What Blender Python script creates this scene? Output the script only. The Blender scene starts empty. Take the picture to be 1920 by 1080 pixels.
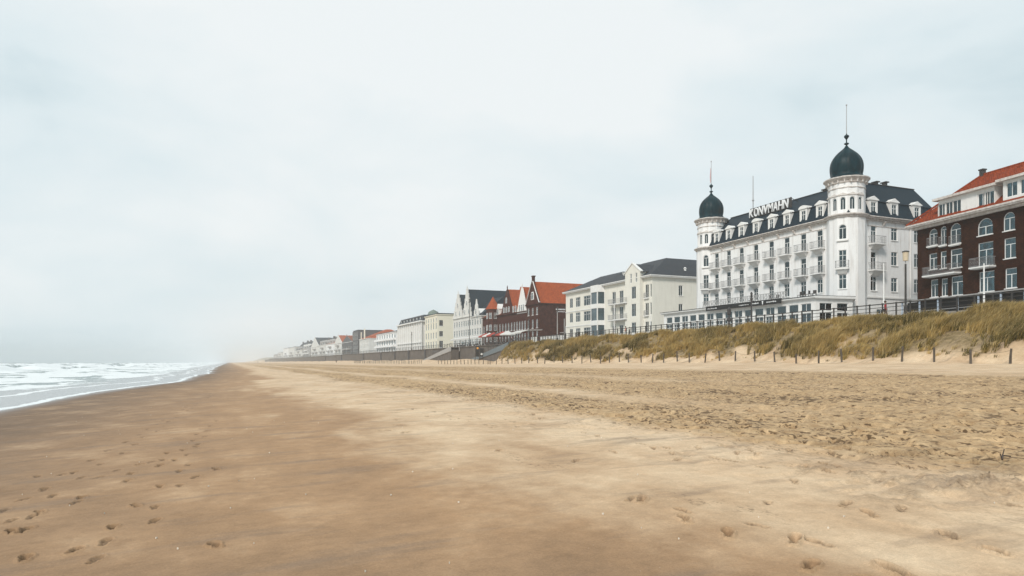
import bpy, bmesh, math, random
import numpy as np
from mathutils import Vector, Matrix
PI = math.pi
rnd = random.Random(7)
rng = np.random.default_rng(11)
scene = bpy.context.scene
COL = scene.collection
ZC = 1.6                       # camera height
F = 1280.0                     # focal length in photo pixels (1920 wide)
YAW = math.atan2(530, 1280)
SN, CS = math.sin(YAW), math.cos(YAW)

# ------------------------------------------------------------------ camera
cam = bpy.data.cameras.new('camera')
camo = bpy.data.objects.new('camera', cam)
COL.objects.link(camo)
camo.location = (0, 0, ZC)
camo.rotation_euler = (PI/2, 0, -YAW)
cam.sensor_width = 36
cam.lens = 36*F/1920
cam.shift_y = 139/1920
cam.clip_start = 0.1
cam.clip_end = 9000
scene.camera = camo

# ------------------------------------------------------------------ world, sun, exposure
SUN_EL, SUN_AZ = math.radians(40), math.radians(233)   # azimuth clockwise from +Y
w = bpy.data.worlds.new('World'); scene.world = w; w.use_nodes = True
nt = w.node_tree; nt.nodes.clear()
def N(nt, t, **kw):
    n = nt.nodes.new(t)
    for k, v in kw.items():
        if k.startswith('i_'):
            n.inputs[k[2:].replace('_', ' ')].default_value = v
        else:
            setattr(n, k, v)
    return n
out = N(nt, 'ShaderNodeOutputWorld'); bg = N(nt, 'ShaderNodeBackground'); bg.inputs[1].default_value = 0.1
sky = N(nt, 'ShaderNodeTexSky'); sky.sky_type = 'NISHITA'; sky.sun_disc = False
sky.sun_elevation = SUN_EL; sky.sun_rotation = SUN_AZ; sky.air_density = 1.5; sky.dust_density = 4
tc = N(nt, 'ShaderNodeTexCoord')
mp = N(nt, 'ShaderNodeMapping'); mp.inputs['Scale'].default_value = (1, 1, 2.4); mp.inputs['Location'].default_value = (0.35, 0.1, 0.2)
n1 = N(nt, 'ShaderNodeTexNoise', i_Scale=1.35, i_Detail=4.0, i_Roughness=0.5, i_Distortion=0.25)
n2 = N(nt, 'ShaderNodeTexNoise', i_Scale=3.6, i_Detail=5.0, i_Roughness=0.5, i_Distortion=0.3)
L = nt.links.new
L(tc.outputs['Generated'], mp.inputs[0]); L(mp.outputs[0], n1.inputs[0]); L(mp.outputs[0], n2.inputs[0])
# the cloud sheet is thicker (bluer, darker) out to sea and thinner over the land
sep = N(nt, 'ShaderNodeVectorMath', operation='DOT_PRODUCT'); L(tc.outputs['Generated'], sep.inputs[0]); sep.inputs[1].default_value = (0.30, 0.60, 0.74)
dotx = N(nt, 'ShaderNodeMath', operation='MULTIPLY_ADD'); L(sep.outputs['Value'], dotx.inputs[0]); dotx.inputs[1].default_value = 0.36; 
mixn = N(nt, 'ShaderNodeMath', operation='MULTIPLY_ADD'); L(n2.outputs[0], mixn.inputs[0]); mixn.inputs[1].default_value = 0.28
n1m = N(nt, 'ShaderNodeMath', operation='MULTIPLY_ADD'); L(n1.outputs[0], n1m.inputs[0]); n1m.inputs[1].default_value = 0.34; n1m.inputs[2].default_value = 0.33; L(n1m.outputs[0], mixn.inputs[2]); L(mixn.outputs[0], dotx.inputs[2])
ramp = N(nt, 'ShaderNodeValToRGB')
e = ramp.color_ramp.elements
e[0].position = 0.80; e[0].color = (0.44, 0.565, 0.615, 1)
e[1].position = 0.985; e[1].color = (0.76, 0.80, 0.81, 1)
m_ = ramp.color_ramp.elements.new(0.885); m_.color = (0.645, 0.73, 0.76, 1)
L(dotx.outputs[0], ramp.inputs[0])
sc_ = N(nt, 'ShaderNodeVectorMath', operation='SCALE'); L(ramp.outputs[0], sc_.inputs[0]); sc_.inputs['Scale'].default_value = 10.0
mx = N(nt, 'ShaderNodeMix', data_type='RGBA'); mx.inputs[0].default_value = 0.97
L(sky.outputs[0], mx.inputs[6]); L(sc_.outputs[0], mx.inputs[7])
L(mx.outputs[2], bg.inputs[0]); L(bg.outputs[0], out.inputs[0])
sun = bpy.data.lights.new('sun', 'SUN'); sun.energy = 2.5; sun.angle = math.radians(14); sun.color = (1, 0.935, 0.855)
suno = bpy.data.objects.new('sun', sun); COL.objects.link(suno)
sd = Vector((math.sin(SUN_AZ)*math.cos(SUN_EL), math.cos(SUN_AZ)*math.cos(SUN_EL), math.sin(SUN_EL)))
suno.rotation_euler = sd.to_track_quat('Z', 'Y').to_euler()
scene.view_settings.view_transform = 'Standard'; scene.view_settings.look = 'None'
scene.view_settings.exposure = 0.22; scene.view_settings.gamma = 1
scene.view_settings.use_curve_mapping = False
scene.cycles.max_bounces = 6; scene.cycles.diffuse_bounces = 3; scene.cycles.transparent_max_bounces = 10
scene.cycles.volume_bounces = 3
scene.cycles.use_denoising = True

# ------------------------------------------------------------------ helpers
def ray(px):
    r = (px-960)/F
    return SN+r*CS, CS-r*SN
def Yat(px, X):
    a, b = ray(px); return X*b/a
def Xat(px, Y):
    a, b = ray(px); return Y*a/b
def depth(X, Y): return X*SN+Y*CS
def zz(py, X, Y): return ZC+(679-py)/F*depth(X, Y)

def tag(o, label=None, cat=None, group=None, kind=None):
    if label: o['label'] = label
    if cat: o['category'] = cat
    if group: o['group'] = group
    if kind: o['kind'] = kind
    return o
def empty(name, loc, rz=0):
    o = bpy.data.objects.new(name, None); COL.objects.link(o)
    o.location = loc; o.rotation_euler = (0, 0, rz); o.empty_display_size = 0.3
    return o
def link(name, mesh, parent=None, loc=(0, 0, 0), rz=0):
    o = bpy.data.objects.new(name, mesh); COL.objects.link(o)
    o.location = loc; o.rotation_euler = (0, 0, rz)
    if parent: o.parent = parent
    return o

_o = ['','first','second','third','fourth','fifth','sixth','seventh','eighth','ninth','tenth','eleventh','twelfth','thirteenth','fourteenth','fifteenth','sixteenth','seventeenth','eighteenth','nineteenth']
_t = ['','','twenty','thirty','forty','fifty','sixty','seventy','eighty','ninety']
def nth(n):
    if n < 20: return _o[n]
    if n % 10 == 0: return _t[n//10][:-1]+'ieth'
    return _t[n//10]+'-'+_o[n % 10]

class MB:
    """collects shapes in a local frame; at() sets the frame the next shapes are drawn in"""
    def __init__(s): s.v = []; s.f = []; s.at()
    def at(s, x=0, y=0, a=0, z=0): s.o = (x, y, z, math.cos(a), math.sin(a)); return s
    def add(s, vs, fs):
        ox, oy, oz, c, n = s.o; b = len(s.v)
        s.v += [(ox+c*x-n*y, oy+n*x+c*y, oz+z) for x, y, z in vs]
        s.f += [tuple(b+i for i in f) for f in fs]; return s
    def box(s, x0, x1, y0, y1, z0, z1):
        return s.add([(x0,y0,z0),(x1,y0,z0),(x1,y1,z0),(x0,y1,z0),(x0,y0,z1),(x1,y0,z1),(x1,y1,z1),(x0,y1,z1)],
                     [(0,3,2,1),(4,5,6,7),(0,1,5,4),(1,2,6,5),(2,3,7,6),(3,0,4,7)])
    def loft(s, rings, cap=True):
        n = len(rings[0]); vs = [p for r in rings for p in r]; fs = []
        for k in range(len(rings)-1):
            for i in range(n):
                j = (i+1) % n
                fs.append((k*n+i, k*n+j, (k+1)*n+j, (k+1)*n+i))
        if cap: fs.append(tuple(range(n))[::-1]); fs.append(tuple((len(rings)-1)*n+i for i in range(n)))
        return s.add(vs, fs)
    def frustum(s, x0, x1, y0, y1, z0, X0, X1, Y0, Y1, z1):
        return s.loft([[(x0,y0,z0),(x1,y0,z0),(x1,y1,z0),(x0,y1,z0)], [(X0,Y0,z1),(X1,Y0,z1),(X1,Y1,z1),(X0,Y1,z1)]])
    def lathe(s, prof, n=16, cx=0, cy=0, ph=0, cap=True):
        return s.loft([[(cx+r*math.cos(ph+2*PI*i/n), cy+r*math.sin(ph+2*PI*i/n), z) for i in range(n)] for r, z in prof], cap)
    def prism_xz(s, pts, y0, y1):
        n = len(pts)
        vs = [(x, y0, z) for x, z in pts]+[(x, y1, z) for x, z in pts]
        fs = [tuple(range(n)), tuple(n+i for i in range(n))[::-1]]+[(i, n+i, n+(i+1) % n, (i+1) % n) for i in range(n)]
        return s.add(vs, fs)
    def prism_yz(s, pts, x0, x1):
        n = len(pts)
        vs = [(x0, y, z) for y, z in pts]+[(x1, y, z) for y, z in pts]
        fs = [tuple(range(n)), tuple(n+i for i in range(n))[::-1]]+[(i, n+i, n+(i+1) % n, (i+1) % n) for i in range(n)]
        return s.add(vs, fs)
    def prism_xy(s, pts, z0, z1):
        n = len(pts)
        vs = [(x, y, z0) for x, y in pts]+[(x, y, z1) for x, y in pts]
        fs = [tuple(range(n))[::-1], tuple(n+i for i in range(n))]+[(i, (i+1) % n, n+(i+1) % n, n+i) for i in range(n)]
        return s.add(vs, fs)
    def bar(s, p, q, w=0.04, h=None):
        p = Vector(p); q = Vector(q); d = (q-p).normalized(); h = h or w
        u = d.cross(Vector((0, 0, 1)))
        if u.length < 1e-3: u = Vector((1, 0, 0))
        u.normalize(); v = u.cross(d).normalized()
        rs = []
        for c in (p, q):
            rs.append([tuple(c+u*w/2*a+v*h/2*b) for a, b in ((-1,-1),(1,-1),(1,1),(-1,1))])
        return s.loft(rs)
    def mesh(s, name, m, smooth=False):
        me = bpy.data.meshes.new(name); me.from_pydata(s.v, [], s.f)
        bm = bmesh.new(); bm.from_mesh(me); bmesh.ops.recalc_face_normals(bm, faces=bm.faces); bm.to_mesh(me); bm.free()
        if m: me.materials.append(m)
        if smooth:
            me.polygons.foreach_set('use_smooth', [True]*len(me.polygons))
        return me
    def build(s, name, m, parent=None, loc=(0, 0, 0), rz=0, smooth=False):
        return link(name, s.mesh(name, m, smooth), parent, loc, rz)

# numpy noise
def h2(ix, iy, s):
    n = (ix.astype(np.int64)*374761393+iy.astype(np.int64)*668265263+s*974711) & 0x7fffffff
    n = ((n ^ (n >> 13))*1274126177) & 0x7fffffff
    n = (n ^ (n >> 16)) & 0xffffff
    return n/float(0xffffff)
def vn(x, y, s=0):
    ix = np.floor(x); iy = np.floor(y); fx = x-ix; fy = y-iy
    ux = fx*fx*(3-2*fx); uy = fy*fy*(3-2*fy)
    a = h2(ix, iy, s); b = h2(ix+1, iy, s); c = h2(ix, iy+1, s); d = h2(ix+1, iy+1, s)
    return (a*(1-ux)+b*ux)*(1-uy)+(c*(1-ux)+d*ux)*uy
def fbm(x, y, s=0, o=4, g=0.5):
    t = 0; a = 1; n = 0
    for k in range(o):
        t = t+a*vn(x*(2**k)+17.3*k, y*(2**k)-9.1*k, s+k); n += a; a *= g
    return t/n
def ss(a, b, x):
    t = np.clip((x-a)/(b-a), 0, 1); return t*t*(3-2*t)

# ------------------------------------------------------------------ materials
def mat(name, c, rough=0.8, c2=None, nscale=1.5, amt=0.5, bump=0.0, bscale=20, metal=0.0, stretch=(1, 1, 1), extra=None, spec=0.4):
    m = bpy.data.materials.new(name); m.use_nodes = True; nt = m.node_tree
    b = nt.nodes['Principled BSDF']; b.inputs['Roughness'].default_value = rough; b.inputs['Metallic'].default_value = metal
    b.inputs['Specular IOR Level'].default_value = spec
    L = nt.links.new
    tc = N(nt, 'ShaderNodeTexCoord'); mp = N(nt, 'ShaderNodeMapping'); mp.inputs['Scale'].default_value = stretch
    L(tc.outputs['Object'], mp.inputs[0])
    nz = N(nt, 'ShaderNodeTexNoise', i_Scale=nscale, i_Detail=6.0, i_Roughness=0.6); L(mp.outputs[0], nz.inputs[0])
    r = N(nt, 'ShaderNodeValToRGB'); r.color_ramp.elements[0].position = 0.35; r.color_ramp.elements[1].position = 0.7
    c2 = c2 or tuple(x*0.8 for x in c)
    r.color_ramp.elements[0].color = tuple(c[i]*(1-amt)+c2[i]*amt for i in range(3))+(1,)
    r.color_ramp.elements[1].color = c+(1,)
    L(nz.outputs[0], r.inputs[0]); colout = r.outputs[0]
    if extra: colout = extra(nt, tc, colout)
    L(colout, b.inputs['Base Color'])
    if bump:
        bz = N(nt, 'ShaderNodeTexNoise', i_Scale=bscale, i_Detail=4.0); L(tc.outputs['Object'], bz.inputs[0])
        bp = N(nt, 'ShaderNodeBump'); bp.inputs['Strength'].default_value = bump; bp.inputs['Distance'].default_value = 0.02
        L(bz.outputs[0], bp.inputs['Height']); L(bp.outputs[0], b.inputs['Normal'])
    return m

def streaks(dirt, lo=0.52, hi=0.75, amt=0.6):
    def fn(nt, tc, c):
        L = nt.links.new
        mp = N(nt, 'ShaderNodeMapping'); mp.inputs['Scale'].default_value = (1.6, 1.6, 0.16); L(tc.outputs['Object'], mp.inputs[0])
        nz = N(nt, 'ShaderNodeTexNoise', i_Scale=1.3, i_Detail=6.0, i_Roughness=0.65); L(mp.outputs[0], nz.inputs[0])
        mr = N(nt, 'ShaderNodeMapRange'); mr.inputs[1].default_value = lo; mr.inputs[2].default_value = hi; mr.inputs[3].default_value = 0; mr.inputs[4].default_value = amt
        L(nz.outputs[0], mr.inputs[0])
        mx = N(nt, 'ShaderNodeMix', data_type='RGBA'); mx.inputs[7].default_value = dirt+(1,)
        L(mr.outputs[0], mx.inputs[0]); L(c, mx.inputs[6]); return mx.outputs[2]
    return fn

def brickmat(name, c1, c2, mortar, amt=1.0):
    m = mat(name, c1); nt = m.node_tree; L = nt.links.new; b = nt.nodes['Principled BSDF']
    tc = N(nt, 'ShaderNodeTexCoord'); sp = N(nt, 'ShaderNodeSeparateXYZ'); L(tc.outputs['Object'], sp.inputs[0])
    ad = N(nt, 'ShaderNodeMath', operation='ADD'); L(sp.outputs[0], ad.inputs[0]); L(sp.outputs[1], ad.inputs[1])
    cb = N(nt, 'ShaderNodeCombineXYZ'); L(ad.outputs[0], cb.inputs[0]); L(sp.outputs[2], cb.inputs[1])
    br = N(nt, 'ShaderNodeTexBrick', i_Scale=1.0); br.inputs['Brick Width'].default_value = 0.22; br.inputs['Row Height'].default_value = 0.075
    br.inputs['Mortar Size'].default_value = 0.008; br.inputs['Color1'].default_value = c1+(1,); br.inputs['Color2'].default_value = c2+(1,); br.inputs['Mortar'].default_value = mortar+(1,)
    L(cb.outputs[0], br.inputs[0])
    nz = N(nt, 'ShaderNodeTexNoise', i_Scale=1.2, i_Detail=5.0); L(tc.outputs['Object'], nz.inputs[0])
    nz2 = N(nt, 'ShaderNodeTexNoise', i_Scale=7.0, i_Detail=3.0); 
    mp = N(nt, 'ShaderNodeMapping'); mp.inputs['Scale'].default_value = (0.6, 0.6, 1.6); L(tc.outputs['Object'], mp.inputs[0]); L(mp.outputs[0], nz2.inputs[0])
    a2 = N(nt, 'ShaderNodeMath', operation='MULTIPLY'); L(nz.outputs[0], a2.inputs[0]); L(nz2.outputs[0], a2.inputs[1])
    mr = N(nt, 'ShaderNodeMapRange'); mr.inputs[1].default_value = 0.12; mr.inputs[2].default_value = 0.4; mr.inputs[3].default_value = 0.55; mr.inputs[4].default_value = 1.4
    L(a2.outputs[0], mr.inputs[0])
    sc = N(nt, 'ShaderNodeVectorMath', operation='SCALE'); L(br.outputs[0], sc.inputs[0]); L(mr.outputs[0], sc.inputs['Scale'])
    L(sc.outputs[0], b.inputs['Base Color']); b.inputs['Roughness'].default_value = 0.9; b.inputs['Specular IOR Level'].default_value = 0.04
    bp = N(nt, 'ShaderNodeBump'); bp.inputs['Strength'].default_value = 0.5; bp.inputs['Distance'].default_value = 0.02; bp.invert = True
    L(br.outputs['Fac'], bp.inputs['Height']); L(bp.outputs[0], b.inputs['Normal'])
    return m

def tilemat(name, c1, c2, row=0.32, col=0.25, rough=0.75, bump=1.0):
    m = mat(name, c1); nt = m.node_tree; L = nt.links.new; b = nt.nodes['Principled BSDF']
    tc = N(nt, 'ShaderNodeTexCoord'); sp = N(nt, 'ShaderNodeSeparateXYZ'); L(tc.outputs['Object'], sp.inputs[0])
    ad = N(nt, 'ShaderNodeMath', operation='ADD'); L(sp.outputs[0], ad.inputs[0]); L(sp.outputs[1], ad.inputs[1])
    fr = N(nt, 'ShaderNodeMath', operation='DIVIDE'); L(sp.outputs[2], fr.inputs[0]); fr.inputs[1].default_value = row
    fc = N(nt, 'ShaderNodeMath', operation='FRACT'); L(fr.outputs[0], fc.inputs[0])
    cw = N(nt, 'ShaderNodeMath', operation='MULTIPLY'); L(ad.outputs[0], cw.inputs[0]); cw.inputs[1].default_value = 2*PI/col
    sw = N(nt, 'ShaderNodeMath', operation='SINE'); L(cw.outputs[0], sw.inputs[0])
    hh = N(nt, 'ShaderNodeMath', operation='MULTIPLY_ADD'); L(sw.outputs[0], hh.inputs[0]); hh.inputs[1].default_value = 0.3
    iv = N(nt, 'ShaderNodeMath', operation='SUBTRACT'); iv.inputs[0].default_value = 1; L(fc.outputs[0], iv.inputs[1]); L(iv.outputs[0], hh.inputs[2])
    bp = N(nt, 'ShaderNodeBump'); bp.inputs['Strength'].default_value = bump; bp.inputs['Distance'].default_value = 0.06
    L(hh.outputs[0], bp.inputs['Height']); L(bp.outputs[0], b.inputs['Normal'])
    cb = N(nt, 'ShaderNodeCombineXYZ'); 
    fl = N(nt, 'ShaderNodeMath', operation='FLOOR'); L(fr.outputs[0], fl.inputs[0])
    fx = N(nt, 'ShaderNodeMath', operation='DIVIDE'); L(ad.outputs[0], fx.inputs[0]); fx.inputs[1].default_value = col
    fxl = N(nt, 'ShaderNodeMath', operation='FLOOR'); L(fx.outputs[0], fxl.inputs[0])
    L(fxl.outputs[0], cb.inputs[0]); L(fl.outputs[0], cb.inputs[1])
    wn = N(nt, 'ShaderNodeTexWhiteNoise'); wn.noise_dimensions = '3D'; L(cb.outputs[0], wn.inputs[0])
    nz = N(nt, 'ShaderNodeTexNoise', i_Scale=0.7, i_Detail=6.0, i_Roughness=0.65); L(tc.outputs['Object'], nz.inputs[0])
    av = N(nt, 'ShaderNodeMath', operation='MULTIPLY_ADD'); L(wn.outputs[0], av.inputs[0]); av.inputs[1].default_value = 0.45; 
    s2 = N(nt, 'ShaderNodeMath', operation='MULTIPLY'); L(nz.outputs[0], s2.inputs[0]); s2.inputs[1].default_value = 0.7; L(s2.outputs[0], av.inputs[2])
    mx = N(nt, 'ShaderNodeMix', data_type='RGBA'); mx.inputs[6].default_value = c2+(1,); mx.inputs[7].default_value = c1+(1,)
    L(av.outputs[0], mx.inputs[0])
    # joint line under every row of tiles
    jl = N(nt, 'ShaderNodeMapRange'); jl.inputs[1].default_value = 0.0; jl.inputs[2].default_value = 0.22; jl.inputs[3].default_value = 0.45; jl.inputs[4].default_value = 1.0; L(fc.outputs[0], jl.inputs[0])
    sc = N(nt, 'ShaderNodeVectorMath', operation='SCALE'); L(mx.outputs[2], sc.inputs[0]); L(jl.outputs[0], sc.inputs['Scale'])
    L(sc.outputs[0], b.inputs['Base Color']); b.inputs['Roughness'].default_value = rough; b.inputs['Specular IOR Level'].default_value = 0.09
    return m

def glassmat(name, tint, refl=0.25):
    m = bpy.data.materials.new(name); m.use_nodes = True; nt = m.node_tree; nt.nodes.clear(); L = nt.links.new
    o = N(nt, 'ShaderNodeOutputMaterial'); mx = N(nt, 'ShaderNodeMixShader')
    tr = N(nt, 'ShaderNodeBsdfTransparent'); tr.inputs[0].default_value = tint+(1,)
    gl = N(nt, 'ShaderNodeBsdfGlossy'); gl.inputs['Roughness'].default_value = 0.04; gl.inputs[0].default_value = (0.8, 0.93, 0.96, 1)
    lw = N(nt, 'ShaderNodeFresnel'); lw.inputs[0].default_value = 1.5
    mr = N(nt, 'ShaderNodeMapRange'); mr.inputs[3].default_value = refl; mr.inputs[4].default_value = 1.0; L(lw.outputs[0], mr.inputs[0])
    nz = N(nt, 'ShaderNodeTexNoise', i_Scale=1.7); tc = N(nt, 'ShaderNodeTexCoord'); L(tc.outputs['Object'], nz.inputs[0])
    bp = N(nt, 'ShaderNodeBump'); bp.inputs['Strength'].default_value = 0.25; bp.inputs['Distance'].default_value = 0.03; L(nz.outputs[0], bp.inputs['Height']); L(bp.outputs[0], gl.inputs['Normal'])
    L(mr.outputs[0], mx.inputs[0]); L(tr.outputs[0], mx.inputs[1]); L(gl.outputs[0], mx.inputs[2]); L(mx.outputs[0], o.inputs[0])
    return m

M = {}
M['render'] = mat('white_render', (0.84, 0.835, 0.83), 0.7, nscale=0.5, amt=0.35, bump=0.15, bscale=6, extra=streaks((0.50, 0.46, 0.42), 0.50, 0.70, 0.55))
M['trim'] = mat('white_trim', (0.80, 0.79, 0.77), 0.6, nscale=2, amt=0.4, extra=streaks((0.45, 0.42, 0.38), 0.5, 0.8, 0.35))
M['cornice'] = mat('weathered_cornice', (0.72, 0.69, 0.66), 0.75, nscale=3, amt=0.8, c2=(0.42, 0.36, 0.32), extra=streaks((0.33, 0.27, 0.24), 0.5, 0.75, 0.6))
M['frame'] = mat('window_paint', (0.80, 0.80, 0.79), 0.45, amt=0.2)
M['glass'] = glassmat('window_glass', (0.42, 0.50, 0.52), 0.06)
M['glass_sea'] = glassmat('tinted_glass', (0.25, 0.40, 0.45), 0.10)
M['curtain'] = mat('curtain_cloth', (0.66, 0.66, 0.64), 0.9, nscale=3, amt=0.6)
M['dark'] = mat('dark_interior', (0.035, 0.036, 0.038), 0.9)
M['iron_white'] = mat('pale_ironwork', (0.40, 0.40, 0.40), 0.6, amt=0.6)
M['iron_grey'] = mat('grey_ironwork', (0.26, 0.26, 0.265), 0.6, amt=0.6)
M['iron'] = mat('dark_ironwork', (0.030, 0.034, 0.038), 0.5, c2=(0.06, 0.05, 0.045), nscale=4, amt=1)
M['slate'] = tilemat('roof_slate', (0.017, 0.034, 0.048), (0.007, 0.016, 0.025), 0.16, 0.2, 0.6, 0.5)
M['slate2'] = tilemat('grey_slate', (0.050, 0.058, 0.068), (0.024, 0.029, 0.036), 0.2, 0.22, 0.6, 0.5)
M['redtile'] = tilemat('orange_roof_tile', (0.46, 0.10, 0.028), (0.20, 0.040, 0.015), 0.30, 0.26)
M['deeptile'] = tilemat('deep_red_roof_tile', (0.33, 0.058, 0.015), (0.10, 0.016, 0.007), 0.30, 0.26)
M['oldtile'] = tilemat('brown_roof_tile', (0.28, 0.085, 0.035), (0.12, 0.035, 0.018), 0.30, 0.26)
M['dome'] = mat('dome_copper', (0.005, 0.032, 0.042), 0.42, c2=(0.003, 0.015, 0.020), nscale=1.2, amt=1, spec=0.10, stretch=(1, 1, 0.4))
M['brick'] = brickmat('dark_brick', (0.054, 0.0170, 0.0085), (0.022, 0.0082, 0.0045), (0.030, 0.018, 0.012))
M['brick2'] = brickmat('red_brown_brick', (0.095, 0.028, 0.021), (0.048, 0.017, 0.014), (0.060, 0.037, 0.030))
M['cream'] = mat('cream_render', (0.77, 0.745, 0.67), 0.75, nscale=0.5, amt=0.4, bump=0.15, bscale=6, extra=streaks((0.45, 0.41, 0.34), 0.5, 0.8, 0.3))
M['yellow'] = mat('pale_yellow_render', (0.77, 0.72, 0.59), 0.8, nscale=0.4, amt=0.3)
M['offwhite'] = mat('off_white_render', (0.70, 0.69, 0.66), 0.8, nscale=0.5, amt=0.6, extra=streaks((0.38, 0.36, 0.33), 0.45, 0.75, 0.5))
M['grey'] = mat('grey_render', (0.36, 0.35, 0.34), 0.85, nscale=0.5, amt=0.6)
M['darkgrey'] = mat('dark_grey_cladding', (0.085, 0.085, 0.09), 0.8, nscale=0.8, amt=0.7)
M['seawall'] = mat('seawall_concrete', (0.155, 0.135, 0.12), 0.9, c2=(0.075, 0.065, 0.06), nscale=0.5, amt=0.8, bump=0.4, bscale=5, extra=streaks((0.06, 0.05, 0.042), 0.45, 0.75, 0.7))
M['paving'] = mat('promenade_paving', (0.30, 0.28, 0.26), 0.85, nscale=2, amt=0.6, bump=0.3)
M['wood'] = mat('weathered_wood', (0.16, 0.135, 0.11), 0.9, c2=(0.055, 0.043, 0.033), nscale=6, amt=1, bump=0.8, bscale=30, stretch=(2, 2, 0.3))
M['wire'] = mat('rusty_wire', (0.07, 0.05, 0.04), 0.8)
M['awning'] = mat('awning_canvas', (0.60, 0.585, 0.56), 0.85, amt=0.4)
M['red'] = mat('red_canvas', (0.34, 0.045, 0.03), 0.8, amt=0.5)
M['bluegrey'] = mat('blue_grey_paint', (0.42, 0.50, 0.60), 0.6)
M['steel'] = mat('stair_steel', (0.13, 0.16, 0.18), 0.5, amt=0.5)
M['black'] = mat('black_board', (0.012, 0.012, 0.013), 0.5)
M['white_letter'] = mat('white_letters', (0.80, 0.81, 0.82), 0.5, amt=0.1)
M['lamp'] = mat('lamp_glass', (0.60, 0.50, 0.36), 0.5)
M['skin'] = mat('skin', (0.45, 0.28, 0.2), 0.6)

# ------------------------------------------------------------------ ground heightfield
XR = lambda Y: np.interp(Y, [-100, 20, 40, 140, 5000], [55.4, 55.6, 56.0, 60.5, 60.5])
def shoreshift(Y):
    return np.interp(Y, [-300, 0, 34, 56, 77, 139, 240, 500, 1200], [0, 0, 0, 0.6, 3.6, 5.6, 4.0, 4.0, 4.0])+1.0*(fbm(Y/9.0, Y*0+3.1, 71, 3)-0.5)*np.clip((Y+10)/60, 0.4, 2.2)
def ground(X, Y, detail=True):
    d = X-shoreshift(Y)*np.clip((10-X)/14, 0, 1)
    z = np.interp(d, [-400, -60, -20, -9, 0, 8, 12, 27, 46, 61, 64, 70], [-12, -2.6, -1.0, -0.5, -0.03, 0.2, 0.38, 0.98, 1.5, 1.6, 1.6, 1.6])
    z = z-0.4*ss(40, 150, Y)*ss(10, 46, X)
    base = z.copy() if hasattr(z, 'copy') else z
    # gentle undulation
    z = z+(fbm(X/7, Y/11, 5, 3)-0.5)*0.10*ss(-9, 3, X)
    z = z+1.05*ss(51.5, 58, X)*ss(135, 165, Y)*(0.7+0.6*vn(X/4, Y/9, 77))
    xr = XR(Y)
    t = np.clip((X-46.9)/(xr-2.2-46.9), 0, 1)
    prof = 0.25*t+0.75*ss(0, 1, t)
    edge = 124+(X-48)*2.6
    fade = 1-ss(-9, 2, Y-edge)
    lump = (fbm(X/2.6, Y/3.4, 21, 3)-0.5)*2.1*ss(0.02, 0.25, t)*(1-0.8*ss(0.72, 1.0, t))
    foot = (fbm(X/1.8, Y/3.0, 22, 2)-0.35)*0.9*ss(45.2, 47.5, X)*(1-ss(47.5, 51, X))
    z = z+((5.32-z)*prof+lump+foot)*fade
    z = np.where((X > xr+1.2) & (X > 57), np.minimum(5.7, z+(5.7-z)*ss(0, 1, (X-66)/4)), z)
    return z
def masks(X, Y):
    d = X-shoreshift(Y)*np.clip((10-X)/14, 0, 1)
    wob = (fbm(X/6, Y/13, 31, 4)-0.5)
    edge0 = 8.3+3.0*wob-1.5*ss(20, 5, Y)*0+0.5*np.clip((8-Y)/6, 0, 1)
    ch = ss(edge0-0.5, edge0+0.9, X)*(1-ss(27, 33, X+5*wob))
    band = 1-0.9*np.exp(-((X-12.6-2.0*wob)/0.95)**2)*ss(9, 26, Y)-0.65*np.exp(-((X-20.3-3.0*wob)/1.3)**2)*ss(14, 40, Y)
    ch = ch*np.clip(band, 0, 1)*(1-0.35*ss(140, 400, Y))
    scat = ss(4.5, 8.2, X+2.4*wob)*(1-ss(8.2, 9.5, X))
    wet = 1-ss(2.2, 5.0, d+1.8*ss(14, 45, Y)+6.0*(fbm(X/3, Y/7, 41, 5, 0.6)-0.5)-0.10*np.clip(9-Y, 0, 9))
    return ch, scat, np.clip(wet, 0, 1), d

def churn_h(X, Y, ch, scat):
    n = fbm(X/0.34, Y/0.42, 51, 3, 0.6)
    pit = ss(0.56, 0.72, vn(X/0.26+3, Y/0.34, 52))
    pit2 = ss(0.70, 0.86, vn(X/0.55+3, Y/0.42, 56))
    fr = ss(8, 24, np.sqrt(X*X+Y*Y))
    return ch*((n-0.5)*0.15-pit*0.085+(fbm(X/1.6, Y/1.4, 57, 2)-0.5)*0.10)*(1-0.15*fr)+scat*(-0.05*pit2)

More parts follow.
